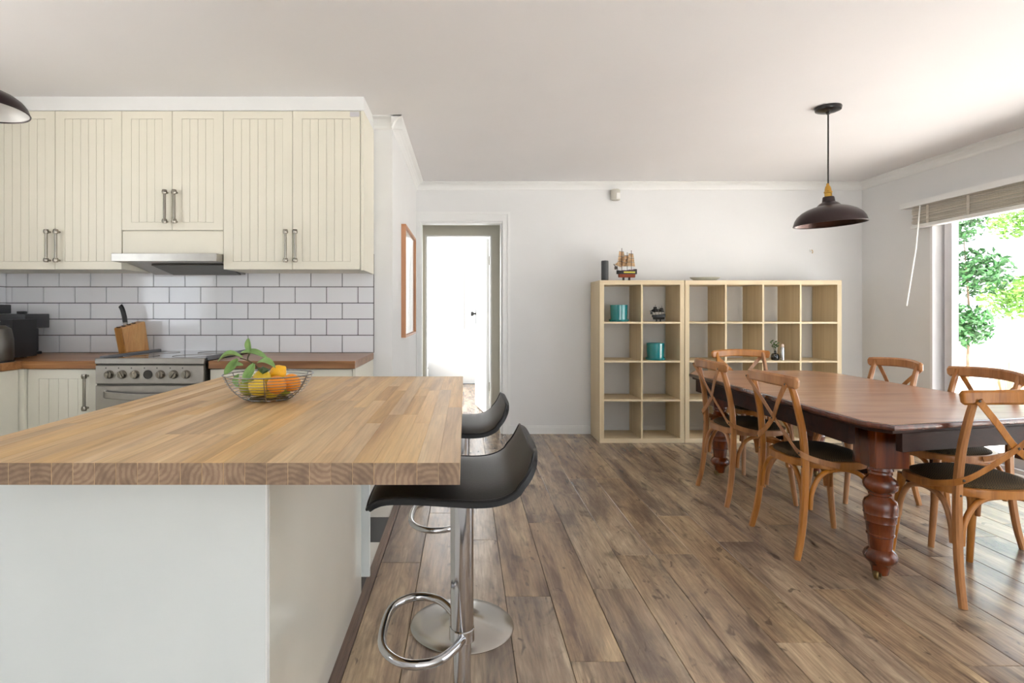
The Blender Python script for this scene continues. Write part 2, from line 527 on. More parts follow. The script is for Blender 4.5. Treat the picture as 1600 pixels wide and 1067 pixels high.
# floor slab and planks
floor = struct('floor', boxes((XL - .12, 4.05, YREAR - .1, 9.7, -0.12, -0.012)), 'floor_gap', label='grey brown timber plank floor of the dining room')
plank_cache = {}
def plank_mesh(ln, w):
    k = (round(ln, 2), round(w, 3))
    if k not in plank_cache:
        bm = box(-w / 2 + .0011, w / 2 - .0011, -k[0] / 2 + .0011, k[0] / 2 - .0011, -0.012, 0.0)
        es = [e for e in bm.edges if all(v.co.z > -0.001 for v in e.verts)]
        bmesh.ops.bevel(bm, geom=es, offset=0.0016, segments=1, affect='EDGES')
        plank_cache[k] = mesh_of(bm, 'floor_plank', 'floor_plank', smooth=False)
    return plank_cache[k]
PW = 0.189
rp = random.Random(3)
x = -0.40
ci = 0
while x < XR - 0.01:
    w = min(PW, XR - x)
    ymax = 9.4 if x < 0.40 else YB
    y = 0.2 + [0.0, 0.62, 0.25, 0.9, 0.45, 1.05, 0.12][ci % 7] - 1.28 + rp.uniform(-.08, .08)
    while y < ymax:
        ln = 1.28
        y0, y1 = max(y, 0.2), min(y + ln, ymax)
        if y1 - y0 > 0.06:
            p = obj('plank', plank_mesh(y1 - y0, w), None, floor, loc=(x + w / 2, (y0 + y1) / 2, 0))
        y += ln
    x += w
    ci += 1

struct('floor_bounce', boxes((-2.9, XR, YREAR, 0.0, -0.0119, 0.004)), 'bounce_pale', label='unseen pale floor added behind the viewer to bounce light upward')  # out-of-view pale floor, added to throw sunlight up to the ceiling
# kitchen vinyl checker
vin = struct('floor_kitchen', boxes((XL, -0.437, 0.0, YK, -0.0119, -0.004)), 'vinyl_white', label='black and white checker vinyl floor of the kitchen')
TS = 0.362
vm = {}
for m_ in ('vinyl_white', 'vinyl_black'):
    bm = box(-TS / 2 + .0006, TS / 2 - .0006, -TS / 2 + .0006, TS / 2 - .0006, -0.004, 0.0)
    vm[m_] = mesh_of(bm, 'vinyl_tile', m_, smooth=False)
for i in range(6):
    for j in range(4):
        cx, cy = -0.437 - TS * (i + .5), 3.32 - TS * (j + .5)
        if cy + TS / 2 > 3.33: continue
        obj('vinyl_tile', vm['vinyl_black' if (i + j) % 2 == 0 else 'vinyl_white'], None, vin, loc=(cx, cy, 0))
trim_f = struct('trim_1', boxes((-0.437, -0.414, 0.2, YK, -0.006, 0.009), (-0.414, -0.400, 0.2, YK, -0.006, 0.005)), 'floor_trim', label='brown timber strip where the plank floor meets the kitchen vinyl')

# ceiling
struct('ceiling', boxes((XL - .12, 4.6, YREAR - .1, 10.0, CEIL, CEIL + .12)), 'ceiling_paint', label='plain off-white ceiling')

# walls
struct('wall_back', boxes((XP, -0.436, YB, YB + .1, 0, CEIL), (-0.436, 0.362, YB, YB + .1, 2.062, CEIL),
                          (0.362, 4.05, YB, YB + .1, 0, CEIL)), 'wall_paint', label='white back wall behind the cube shelves')
struct('wall_passage', boxes((-0.592, XP, YK + .0, YB + .1, 0, CEIL)), 'wall_paint', label='white side wall with the picture frame')
kw = struct('wall_kitchen', boxes((XL - .12, -0.592, YK, YK + .12, 0, CEIL)), 'wall_paint', label='kitchen wall behind the cooker')
lw = struct('wall_left', boxes((XL - .12, XL, YREAR, .7, 0, CEIL), (XL - .12, XL, .7, 2.1, 0, 1.05), (XL - .12, XL, .7, 2.1, 2.15, CEIL), (XL - .12, XL, 2.1, YK, 0, CEIL)), 'wall_paint', label='kitchen wall at the left edge')
DY0, DY1, DZ = 1.25, 4.76, 2.085
struct('wall_right', boxes((XR, XR + .17, DY1, YB, 0, CEIL), (XR, XR + .17, DY0, DY1, DZ, CEIL),
                           (XR, XR + .17, YREAR, DY0, 0, CEIL)), 'wall_paint', label='white wall with the garden sliding door')
struct('wall_rear', boxes((XL, -2.8, YREAR - .1, YREAR, 0, CEIL), (-2.8, 3.6, YREAR - .1, YREAR, 2.3, CEIL), (-2.8, 3.6, YREAR - .1, YREAR, 0, .25),
                          (-2.8, 0.6, YREAR - .1, YREAR, .25, 2.3), (3.6, XR, YREAR - .1, YREAR, 0, CEIL)), 'wall_paint', label='rear wall with wide windows behind the viewer')

# grout bed and tiles
struct('grout', boxes((XL + .004, -0.5915, YK - .004, YK, .921, 1.56)), 'grout', parent=kw)
struct('grout', boxes((XL, XL + .004, 2.8, YK - .004, .921, 1.56)), 'grout', parent=lw)
tcache = {}
def tile_mesh(w, h):
    k = (round(w, 3), round(h, 3))
    if k not in tcache:
        bm = box(-w / 2, w / 2, -.005, .005, -h / 2, h / 2)
        es = [e for e in bm.edges if all(v.co.y < -.004 for v in e.verts)]
        bmesh.ops.bevel(bm, geom=es, offset=.0022, segments=2, affect='EDGES')
        tcache[k] = mesh_of(bm, 'tile', 'white_tile')
    return tcache[k]
G = .0044
TW, RH = .2035, .1043
rt = random.Random(5)
for row in range(6):
    h = (.1127 if row == 0 else RH) - G
    z0 = .9212 if row == 0 else .9212 + .1127 + (row - 1) * RH
    xr = -0.5925
    first = TW if row % 2 == 0 else TW / 2
    while xr > XL + .02:
        w = min(first, xr - (XL + .005))
        first = TW
        o = obj('tile', tile_mesh(w - G, h), None, kw, loc=(xr - w / 2, YK - .008, z0 + h / 2 + G / 2))
        o.rotation_euler = (rt.uniform(-.004, .004), 0, rt.uniform(-.004, .004))
        xr -= w
    yy = YK - .014
    for j in range(4):
        w = .12 if (j == 0 and row % 2) else TW
        o = obj('tile', tile_mesh(w - G, h), None, lw, loc=(XL + .008, yy - w / 2, z0 + h / 2 + G / 2))
        o.rotation_euler = (0, 0, PI / 2)
        yy -= w

# crown mouldings (cove section swept along each wall)
def cove(name, a, b, into, label):
    """a,b: wall line at ceiling; into: unit vector pointing into the room"""
    a, b, n = Vector(a), Vector(b), Vector(into)
    pr = [(0, 0), (.068, 0), (.068, -.006), (.060, -.010), (.040, -.018), (.024, -.032), (.012, -.052), (.008, -.068), (0, -.075)]
    bm = bmesh.new()
    rows = []
    for p in (a, b):
        rows.append([bm.verts.new(p + n * u + Vector((0, 0, v))) for u, v in pr])
    m = len(pr)
    for k in range(m):
        bm.faces.new((rows[0][k], rows[1][k], rows[1][(k + 1) % m], rows[0][(k + 1) % m]))
    bm.faces.new(rows[0]); bm.faces.new(rows[1][::-1])
    o = struct(name, bm, 'trim_paint', label=label)
    return o
cove('trim_2', (XP, YB, CEIL), (XR, YB, CEIL), (0, -1, 0), 'cornice along the back wall')
cove('trim_3', (XP, YK - .068, CEIL), (XP, YB, CEIL), (1, 0, 0), 'cornice along the passage wall')
cove('trim_4', (-.592, YK, CEIL), (XP + .068, YK, CEIL), (0, -1, 0), 'short cornice beside the wall cabinets')
cove('trim_5', (XR, YREAR, CEIL), (XR, YB, CEIL), (-1, 0, 0), 'cornice above the garden door')

# skirting
def skirt(name, x0, x1, y0, y1, label, face):
    dx, dy = face
    bm = boxes((x0, x1, y0, y1, 0, .062))
    abox(bm, x0 + (.004 if dx else 0) * (1 if dx < 0 else 0), x1 - (.004 if dx > 0 else 0), y0 + (.005 if dy < 0 else 0), y1, .062, .078)
    struct(name, bm, 'trim_paint', label=label)
skirt('baseboard_back', .437, XR, YB - .016, YB, 'white skirting along the back wall', (0, -1))
skirt('baseboard_right', XR - .016, XR, DY1 + .03, YB - .016, 'white skirting by the garden door', (-1, 0))

# doorway in the back wall: architrave and lining
d1 = struct('door_1', boxes((.362, .437, YB - .018, YB, 0, 2.155), (XP + .001, -.436, YB - .018, YB, 0, 2.155), (-.436, .362, YB - .018, YB, 2.062, 2.155)),
            'trim_paint', label='white architrave of the open doorway')
struct('architrave_bead', boxes((.412, .437, YB - .026, YB - .018, 0, 2.155), (-.45, .412, YB - .026, YB - .018, 2.13, 2.155), (.362, .374, YB - .024, YB - .018, 0, 2.075), (-.45, .362, YB - .024, YB - .018, 2.062, 2.075)), 'trim_paint', parent=d1)
struct('lining', boxes((.345, .362, YB, YB + .12, 0, 2.062), (-.436, -.424, YB, YB + .12, 0, 2.062), (-.424, .345, YB, YB + .12, 2.046, 2.062)), 'trim_paint', parent=d1)

# hall and bright room behind it
H2 = 6.45
struct('wall_hall', boxes((-.9, -.445, H2, H2 + .1, 0, CEIL), (-.445, .297, H2, H2 + .1, 2.045, CEIL), (.297, 1.6, H2, H2 + .1, 0, CEIL),
                          (1.5, 1.6, YB + .1, H2, 0, CEIL), (-.592, -.49, YB + .1, H2, 0, CEIL)), 'hall_paint', label='grey-white hall wall seen through the doorway')
d2 = struct('door_2', boxes((.297, .365, H2 - .018, H2, 0, 2.11), (-.49, -.445, H2 - .018, H2, 0, 2.11), (-.445, .297, H2 - .018, H2, 2.045, 2.11)),
            'hall_paint', label='inner door frame of the bright bedroom')
struct('lining', boxes((.280, .297, H2, H2 + .12, 0, 2.045), (-.445, -.432, H2, H2 + .12, 0, 2.045), (-.432, .280, H2, H2 + .12, 2.03, 2.045)), 'trim_paint', parent=d2)
# open leaf
leaf = thing('door_leaf', 'white panelled door standing open into the bright bedroom', 'door', (.275, H2 + .125, 0))
leaf.rotation_euler = (0, 0, math.radians(9))
obj('leaf_panel', box(-.035, 0, 0, .74, .008, 2.02, .002), 'trim_paint', leaf)
obj('backplate', box(-.041, -.035, .655, .685, 1.03, 1.22, .002), 'lamp_black', leaf)
kn = obj('door_knob', rot_bm(lathe([(0, 0), (.012, 0), (.010, .02), (.026, .032), (.030, .045), (.022, .06), (0, .064)], 20), Matrix.Translation((-.041, .67, 1.16)) @ Matrix.Rotation(-PI / 2, 4, 'Y')), 'lamp_black', leaf)
for hz in (.28, 1.72):
    obj('hinge', box(-.004, .004, -.012, .004, hz, hz + .1, .001), 'nickel', leaf)
struct('wall_bedroom', boxes((-2.2, -1.15, 9.5, 9.6, 0, CEIL), (-1.15, -.03, 9.5, 9.6, 2.26, CEIL), (-1.15, -.03, 9.5, 9.6, 0, .93), (-.03, 1.6, 9.5, 9.6, 0, CEIL),
                             (1.5, 1.6, H2 + .1, 9.5, 0, CEIL)), 'wall_paint', label='sunlit white bedroom walls beyond both doorways')
w2 = struct('window_2', boxes((-1.15, -1.1, 9.46, 9.5, .93, 2.26), (-.08, -.03, 9.46, 9.5, .93, 2.26), (-1.1, -.08, 9.46, 9.5, 2.21, 2.26), (-1.15, -.03, 9.44, 9.5, .89, .93)), 'frame_white', label='bedroom window with a drawn roller blind')
struct('roller_blind', boxes((-1.1, -.06, 9.44, 9.446, .95, 2.24)), 'roller_blind', parent=w2)
struct('blind_bar', boxes((-1.1, -.06, 9.43, 9.45, .935, .955)), 'aluminium', parent=w2)
# bed end in the bright room
bed = thing('bed', 'pale bed with blue grey pillow in the bright room', 'bed', (-1.2, 8.6, 0))
obj('mattress', box(-.6, .6, -.45, .8, .25, .5, .06, 3), 'roller_blind', bed)
obj('bed_base', box(-.6, .6, -.45, .8, .06, .25, .01), 'trim_paint', bed)
obj('pillow', box(.1, .58, -.3, .2, .49, .62, .06, 4), 'sky_cloth', bed)
for sx in (-.5, .5):
    for sy in (-.38, .72):
        obj('leg', box(sx - .025, sx + .025, sy - .025, sy + .025, 0, .06), 'trim_paint', bed)

# ------------------------------------------------------------------ garden sliding door
XG = XR + .11
w1 = struct('window_1', boxes((XR - .012, XR + .17, DY1 - .025, DY1, 0, DZ), (XR - .012, XR + .17, DY0, DY0 + .025, 0, DZ), (XR - .012, XR + .17, DY0, DY1, DZ - .02, DZ), (XR - .03, XR + .17, DY0, DY1, -.01, .055)),
            'frame_white', label='white framed sliding garden door')
struct('fixed_stile', boxes((XG - .02, XG + .03, DY1 - .10, DY1 - .025, .055, DZ - .02)), 'aluminium', parent=w1)
struct('sliding_stile', boxes((XG - .055, XG - .021, DY1 - .135, DY1 - .065, .06, DZ - .03)), 'aluminium', parent=w1)
struct('sliding_stile', boxes((XG - .055, XG - .021, 3.02, 3.10, .06, DZ - .03)), 'aluminium', parent=w1)
struct('fixed_stile', boxes((XG - .02, XG + .03, 2.98, 3.06, .055, DZ - .02)), 'aluminium', parent=w1)
struct('bottom_rail', boxes((XG - .055, XG - .021, 3.1, DY1 - .135, .06, .15)), 'aluminium', parent=w1)
struct('track', boxes((XR - .01, XR + .02, DY0, DY1, .055, .085)), 'aluminium', parent=w1)
struct('pane', boxes((XG - .040, XG - .036, 3.1, DY1 - .135, .15, DZ - .03)), 'window_glass', parent=w1)
struct('pane', boxes((XG + .003, XG + .007, DY0 + .025, 2.98, .055, DZ - .02)), 'window_glass', parent=w1)
# pelmet and blind
struct('trim_6', boxes((XR - .10, XR, DY0 - .1, 4.97, 2.07, 2.085), (XR - .105, XR - .09, DY0 - .1, 4.97, 2.066, 2.112)), 'trim_paint', label='white pelmet board above the slatted blind')
bl = thing('slatted_blind', 'weathered timber slat blind drawn up above the garden door', 'blind', (XR - .045, 3.0, 1.9))
rb = random.Random(9)
nsl = 15
for i in range(nsl):
    z = 1.925 + i * .0094
    dx = rb.uniform(-.004, .004)
    obj('slat', box(-.030 + dx, .030 + dx, -1.78, 1.87 + rb.uniform(-.006, .006), z - 1.9, z - 1.9 + .0062, .001), 'blind_slat', bl, smooth=False)
obj('bottom_rail', box(-.034, .034, -1.78, 1.885, -.012, .018, .003), 'white_plastic', bl)
obj('head_rail', box(-.03, .03, -1.78, 1.86, .165, .17, .001), 'blind_slat', bl)
for yy in (1.70, 1.32, .72, .1, -.6, -1.3):
    obj('ladder_tape', box(-.0365, -.0345, yy - .012, yy + .012, .015, .16), 'blind_slat', bl, smooth=False)
wd = tag(obj('blind_wand', tube([(3.735, 4.72, 2.058), (3.70, 4.72, 1.7), (3.632, 4.73, 1.235)], .0055, 8), 'white_plastic'), 'thin white tilt wand hanging from the blind', 'wand')

# garden
struct('ground', boxes((4.05, 24, -16, 24, -.5, -.06), (-16, 4.05, -16, YREAR - .1, -.5, -.06), (-16, XL - .12, YREAR - .1, 24, -.5, -.06)), 'pale_ground', label='pale bleached ground of the garden')
def leaf_cloud(name, n, cx, cy, cz, rx, ry, rz, size, mat, parent, seed):
    r = random.Random(seed)
    vs_, fs = [], []
    for i in range(n):
        u = Vector((r.gauss(0, 1), r.gauss(0, 1), r.gauss(0, 1))).normalized() * (r.random() ** .45)
        c = Vector((cx + u.x * rx, cy + u.y * ry, cz + u.z * rz))
        d = Vector((r.uniform(-1, 1), r.uniform(-1, 1), r.uniform(-.8, .6))).normalized()
        e = d.cross(Vector((r.uniform(-1, 1), r.uniform(-1, 1), r.uniform(-1, 1)))).normalized()
        s = size * r.uniform(.6, 1.3)
        k = len(vs_)
        up = d.cross(e) * s * .18
        vs_ += [c - d * s, c + e * s * .42 + up, c + d * s, c - e * s * .42 + up]
        fs.append((k, k + 1, k + 2)); fs.append((k, k + 2, k + 3))
    me = bpy.data.meshes.new(name)
    me.from_pydata([tuple(v) for v in vs_], [], fs)
    me.materials.append(MATS[mat])
    o = bpy.data.objects.new(name, me)
    COL.objects.link(o); o.parent = parent
    return o
def shrub(name, label, cat, loc, blobs, mat, size, seed, trunk_h):
    t = thing(name, label, cat, loc, 'garden plants outside the sliding door')
    for i, (n, cx, cy, cz, rx, ry, rz) in enumerate(blobs):
        f = leaf_cloud('foliage', n, cx, cy, cz, rx, ry, rz, size, mat, t, seed + i)
        f['kind'] = 'stuff'
    obj('trunk', tube([(0, 0, -.06), (.05, .03, trunk_h * .5), (-.03, .05, trunk_h)], .028, 8, scale=[1, .6, .25]), 'bark', t)
    return t
shrub('garden_tree', 'tall dark green leafy tree nearest the window frame', 'tree', (9.0, 10.3, 0), [(800, -.1, 0, .95, .45, .45, .4), (800, .2, .1, 1.9, .6, .5, .45), (650, -.25, 0, 2.75, .45, .5, .4), (300, .4, .1, 3.5, .5, .5, .35)], 'foliage_mid', .07, 11, 2.6)
shrub('garden_tree', 'bright green sunlit tree in the middle of the garden view', 'tree', (12.2, 12.2, 0), [(800, -.5, 0, 1.5, .7, .7, .5), (800, .6, 0, 2.3, .7, .7, .5), (700, -.3, 0, 3.1, .8, .7, .4), (300, .6, .1, 4.1, .8, .7, .5)], 'foliage_light', .07, 21, 2.8)
shrub('garden_bush', 'low green bush at the right of the garden view', 'bush', (9.6, 9.0, 0), [(750, .3, -.1, 1.0, .5, .45, .35), (600, .1, -.1, 1.7, .45, .4, .3), (300, .5, -.1, 2.5, .5, .45, .35)], 'foliage_mid', .06, 31, 1.2)
for i, (gx, gy, h) in enumerate(((7.6, 8.0, .8), (7.2, 7.1, .6))):
    t = thing('grass_tuft', ['tall dry brown grass tuft under the trees', 'short dry grass tuft near the door'][i], 'grass', (gx, gy, -.06), 'dry grass in the garden')
    bm = bmesh.new(); r = random.Random(40 + i)
    for k in range(70):
        a = r.uniform(0, 2 * PI); l = r.uniform(.2, .55)
        b0 = Vector((math.cos(a) * .1, math.sin(a) * .1, 0)); b1 = Vector((math.cos(a) * (.1 + l * .4), math.sin(a) * (.1 + l * .4), h * r.uniform(.5, 1)))
        sd = Vector((-math.sin(a), math.cos(a), 0)) * .012
        q = [bm.verts.new(p) for p in (b0 - sd, b0 + sd, b1)]
        bm.faces.new(q)
    f = obj('blades', bm, 'dry_grass', t, smooth=False); f['kind'] = 'stuff'

# ================================================================== KITCHEN
def bar_handle(parent, x, y, z0, z1, r=.0076, out=.032, mat='nickel', world=True):
    """vertical bar handle on a door facing -Y at plane y"""
    bm = tube([(x, y - out, z0), (x, y - out, z1)], r, 12)
    for z in (z0 + .006, z1 - .006):
        tube([(x, y, z), (x, y - .004, z), (x, y - out, z)], r * .85, 10, ref=(0, 0, 1), bm=bm)
        lathe_b = rot_bm(lathe([(0, -.013), (r * 1.6, -.012), (r * 2.0, 0), (r * 1.6, .012), (0, .013)], 12), Matrix.Translation((x, y - out, z)))
        me = bpy.data.meshes.new('t'); lathe_b.to_mesh(me); lathe_b.free(); bm.from_mesh(me); bpy.data.meshes.remove(me)
    return obj('handle', bm, mat, parent, world=True)

def board_door(cab, x0, x1, yf, z0, z1, nb, handle_x=None, hz=None, mat='cream_paint', margin=(.055, .045)):
    """framed door facing -Y with tongue-and-groove boards; yf is its front plane"""
    g = .0015
    x0 += g; x1 -= g; z0 += g; z1 -= g
    mx, mz = margin
    bm = boxes((x0, x0 + mx, yf, yf + .02, z0, z1), (x1 - mx, x1, yf, yf + .02, z0, z1),
               (x0 + mx, x1 - mx, yf, yf + .02, z0, z0 + mz), (x0 + mx, x1 - mx, yf, yf + .02, z1 - mz, z1),
               (x0 + mx, x1 - mx, yf + .008, yf + .02, z0 + mz, z1 - mz))
    door = obj('door', bm, mat, cab, world=True, smooth=False)
    w = (x1 - x0 - 2 * mx) / nb
    bmb = box(-w / 2 + .0006, w / 2 - .0006, 0, .007, (z0 + mz + .0012) - (z0 + z1) / 2, (z1 - mz - .0012) - (z0 + z1) / 2)
    es = [e for e in bmb.edges if all(v.co.y < .001 for v in e.verts)]
    bmesh.ops.bevel(bmb, geom=es, offset=.0009, segments=1, affect='EDGES')
    me = mesh_of(bmb, 'board', mat, smooth=False)
    for i in range(nb):
        obj('board', me, None, door, loc=Vector((x0 + mx + w * (i + .5), yf + .001, (z0 + z1) / 2)) - world_loc(door))
    if handle_x is not None:
        bar_handle(door, handle_x, yf, *hz)
    return door

YF = 3.35
ZU0, ZU1 = 1.432, 2.357
def wall_cab(label, x0, x1, z0, doors, end=False):
    c = thing('wall_cabinet', label, 'cabinet', ((x0 + x1) / 2, YK - .17, z0), 'cream wall cabinets over the worktop')
    obj('carcass', box(x0 + .001, x1 - .001, YF + .021, YK - .012, z0 + .002, ZU1, 0), 'cream_paint', c, world=True, smooth=False)
    for d in doors:
        board_door(c, *d[:2], YF, d[4] if len(d) > 4 else z0, ZU1, d[2], d[3][0], d[3][1])
    return c
def px2x(px, y): return (px - 727) * y / 898
def py2z(py, y): return CAMZ - (py - 487) * y / 898
hzl = (py2z(408, 3.32), py2z(360, 3.32))
c1 = wall_cab('tall cream two-door wall cabinet at the left picture edge', -2.795, -2.003, ZU0,
              [(-2.795, -2.391, 6, (px2x(72, 3.318), hzl)), (-2.391, -2.003, 6, (px2x(87, 3.318), hzl))])
hz2 = (py2z(347, 3.32), py2z(298, 3.32))
c2 = wall_cab('short cream wall cabinet above the steel range hood', -2.003, -1.410, 1.52,
              [(-2.003, -1.7085, 4, (px2x(257, 3.318), hz2), 1.66), (-1.7085, -1.410, 4, (px2x(272, 3.318), hz2), 1.66)])
obj('hood_panel', box(-2.0, -1.413, YF + .006, YF + .02, 1.522, 1.655), 'cream_paint', c2, world=True)
c3 = wall_cab('tall cream two-door wall cabinet beside the passage wall', -1.410, -0.610, ZU0,
              [(-1.410, -1.007, 6, (px2x(446, 3.318), hzl)), (-1.007, -0.612, 6, (px2x(461, 3.318), hzl))])
obj('end_panel', box(-.610, -.592, YF + .0, YK - .012, ZU0 - .004, ZU1 + .0), 'cream_paint', c3, world=True, smooth=False)
obj('nameplate', box(-.672, -.618, YF - .003, YF, 2.322, 2.352, .001), 'aluminium', c3, world=True)
struct('trim_7', boxes((XL, -.592, YF + .0, YK, ZU1 + .002, CEIL)), 'trim_paint', label='cream bulkhead filling the gap between wall cabinets and ceiling')
struct('trim_8', boxes((XL, -2.797, YF + .01, YK - .012, ZU0, ZU1)), 'cream_paint', label='cream filler strip left of the wall cabinets')

# range hood
hd = thing('range_hood', 'slim brushed steel range hood over the cooker', 'range hood', (-1.7, 3.5, 1.43))
obj('visor', box(-2.012, -1.413, 3.265, 3.36, 1.472, 1.518, .002), 'steel', hd, world=True)
bmh = bmesh.new()
q = [(-1.995, 3.36, 1.518), (-1.415, 3.36, 1.518), (-1.415, 3.36, 1.478), (-1.995, 3.36, 1.478),
     (-1.995, 3.70, 1.518), (-1.415, 3.70, 1.518), (-1.415, 3.70, 1.425), (-1.995, 3.70, 1.425)]
qv = [bmh.verts.new(p) for p in q]
for f in ((0, 1, 2, 3), (7, 6, 5, 4), (0, 4, 5, 1), (3, 2, 6, 7), (0, 3, 7, 4), (1, 5, 6, 2)):
    bmh.faces.new([qv[i] for i in f])
obj('body', bmh, 'steel', hd, world=True, smooth=False)
bmf = box(-1.86, -1.43, -.13, .13, -.004, .004)
rot_bm(bmf, Matrix.Translation((0, 3.535, 1.444)) @ Matrix.Rotation(math.radians(-8.9), 4, 'X'))
obj('filter', bmf, 'dark_steel', hd, world=True, smooth=False)

# worktops
ZC0, ZC1 = .879, .921
YCF = 3.09
wl = tag(obj('kitchen_worktop', prism([(-2.975, 1.0), (-2.385, 1.0), (-2.385, YCF), (-1.985, YCF), (-1.985, YK - .014), (-2.975, YK - .014)], ZC0, ZC1, .003), 'counter_wood', smooth=False),
         'brown timber corner worktop left of the cooker', 'worktop', 'timber kitchen worktops')
wr = tag(obj('kitchen_worktop', box(-1.383, -.592, YCF, YK - .014, ZC0, ZC1, .003), 'counter_wood', smooth=False),
         'brown timber worktop right of the cooker', 'worktop', 'timber kitchen worktops')

def base_cab(label, x0, x1, nb, handle=None):
    c = thing('base_cabinet', label, 'cabinet', ((x0 + x1) / 2, 3.4, 0), 'cream base cabinets')
    obj('carcass', box(x0 + .001, x1 - .001, 3.135, YK - .016, .1, ZC0 - .001), 'base_cream', c, world=True, smooth=False)
    board_door(c, x0, x1, 3.114, .11, ZC0 - .004, nb, handle, (.66, .845) if handle else None, 'base_cream', (.06, .05))
    obj('kickboard', box(x0 + .001, x1 - .001, 3.19, 3.21, 0, .1), 'kick_black', c, world=True, smooth=False)
    return c
base_cab('cream base cabinet with bar handle left of the cooker', -2.372, -1.985, 5, px2x(131, 3.08))
cb = base_cab('cream base cabinet right of the cooker', -1.383, -.612, 9, None)
obj('end_panel', box(-.611, -.594, 3.116, YK - .016, .06, ZC0 - .001), 'base_cream', cb, world=True, smooth=False)
rc = thing('base_cabinet', 'cream base cabinet along the left kitchen wall', 'cabinet', (-2.7, 2.2, 0), 'cream base cabinets')
obj('carcass', box(-2.97, -2.42, 1.02, YK - .02, .1, ZC0 - .001), 'base_cream', rc, world=True, smooth=False)
obj('door', box(-2.419, -2.40, 2.5, 3.085, .11, ZC0 - .004), 'base_cream', rc, world=True, smooth=False)
obj('door', box(-2.419, -2.40, 1.9, 2.497, .11, ZC0 - .004), 'base_cream', rc, world=True, smooth=False)
obj('corner_post', box(-2.419, -2.374, 3.09, 3.134, .1, ZC0 - .002), 'base_cream', rc, world=True, smooth=False)
obj('kickboard', box(-2.5, -2.48, 1.02, 3.2, 0, .1), 'kick_black', rc, world=True, smooth=False)

# cooker
SX0, SX1, SYF = -1.975, -1.393, 3.062
st = thing('cooker', 'freestanding stainless steel cooker between the timber worktops', 'cooker', ((SX0 + SX1) / 2, 3.38, 0))
obj('body', box(SX0, SX1, SYF + .02, YK - .02, .02, .903), 'dark_steel', st, world=True, smooth=False)
obj('plinth', box(SX0 + .03, SX1 - .03, SYF + .06, YK - .05, 0, .02), 'kick_black', st, world=True, smooth=False)
obj('hob_rim', box(SX0, SX1, SYF, SYF + .022, .907, .938, .003), 'steel', st, world=True)
hob = obj('hob', box(SX0 + .002, SX1 - .002, SYF + .022, YK - .018, .905, .936), 'black_glass', st, world=True, smooth=False)
for (bx, by, br) in ((-1.83, 3.25, .09), (-1.54, 3.25, .105), (-1.83, 3.52, .075), (-1.54, 3.52, .09)):
    b_ = tube([(bx + br * math.cos(a), by + br * math.sin(a), .9365) for a in [2 * PI * k / 40 for k in range(40)]], .0012, 6, closed=True, ref=(0, 0, 1))
    obj('ring', b_, 'steel', hob, world=True)
for sx in (SX0 - .008, SX1 - .014):
    obj('side_trim', box(sx, sx + .022, SYF + .05, YK - .018, .922, .946, .004), 'hob_grey', st, world=True)
obj('control_panel', box(SX0 + .003, SX1 - .003, SYF + .002, SYF + .02, .802, .899, .002), 'steel', st, world=True)
for i, kx in enumerate((171, 191, 211, 231.3, 251, 271.6, 291)):
    X = px2x(kx, SYF)
    z = py2z(585, SYF)
    M_ = Matrix.Translation((X, SYF + .002, z)) @ Matrix.Rotation(PI / 2, 4, 'X')
    if i == 3:
        kb = obj('timer_dial', rot_bm(lathe([(0, .003), (.022, .003), (.0235, .006), (.0235, 0)], 28), M_), 'black_glass', st, world=True)
    else:
        kb = obj('knob', rot_bm(lathe([(.0235, 0), (.0235, .005), (.020, .018), (.018, .021), (0, .021)], 28), M_), 'nickel', st, world=True)
        obj('grip', rot_bm(box(-.005, .005, -.019, .019, .019, .029, .002), M_ @ Matrix.Rotation([.0, .5, .3, 0, .1, -.6, .05][i], 4, 'Z')), 'nickel', kb, world=True)
    obj('pilot_lamp', rot_bm(lathe([(0, .0022), (.003, .002), (.003, 0)], 10), Matrix.Translation((X - .02, SYF + .002, z + .034)) @ Matrix.Rotation(PI / 2, 4, 'X')), 'black_plastic', st, world=True)
od = obj('oven_door', box(SX0 + .003, SX1 - .003, SYF + .001, SYF + .02, .17, .792, .003), 'steel', st, world=True)
obj('glass', box(SX0 + .1, SX1 - .1, SYF - .001, SYF + .004, .28, .64), 'black_glass', od, world=True)
hp = smooth_path([(SX0 + .06, SYF, .752), (SX0 + .09, SYF - .03, .745), ((SX0 + SX1) / 2, SYF - .045, .735), (SX1 - .09, SYF - .03, .745), (SX1 - .06, SYF, .752)], 6)
obj('handle', sweep(hp, rect(.012, .034, .003), (0, 0, 1)), 'steel', od, world=True)
obj('warming_drawer', box(SX0 + .003, SX1 - .003, SYF + .003, SYF + .02, .03, .163, .002), 'steel', st, world=True)

# knife block and knife
kbk = thing('knife_block', 'slanted honey timber knife block by the tiled wall', 'knife block', (px2x(203, 3.55), 3.60, ZC1))
kbk.rotation_euler = (0, 0, .98)
def slanted_block():
    bm = bmesh.new()
    sh = -.03
    b = [(-.072, -.045, 0), (.072, -.045, 0), (.072, .045, 0), (-.072, .045, 0)]
    t = [(-.072 + sh, -.045, .165), (.072 + sh, -.045, .205), (.072 + sh, .045, .205), (-.072 + sh, .045, .165)]
    v = [bm.verts.new(p) for p in b + t]
    for f in ((3, 2, 1, 0), (4, 5, 6, 7), (0, 1, 5, 4), (1, 2, 6, 5), (2, 3, 7, 6), (3, 0, 4, 7)):
        bm.faces.new([v[i] for i in f])
    bmesh.ops.bevel(bm, geom=bm.edges[:], offset=.004, segments=2, affect='EDGES')
    return bm
obj('body', slanted_block(), 'block_wood', kbk)
for i, sx in enumerate((-.05, -.02, .01, .04)):
    obj('slot', box(sx - .018 - .03, sx - .012 - .03, -.02, .02, .178 + sx * .27, .1855 + sx * .27), 'kick_black', kbk, smooth=False)
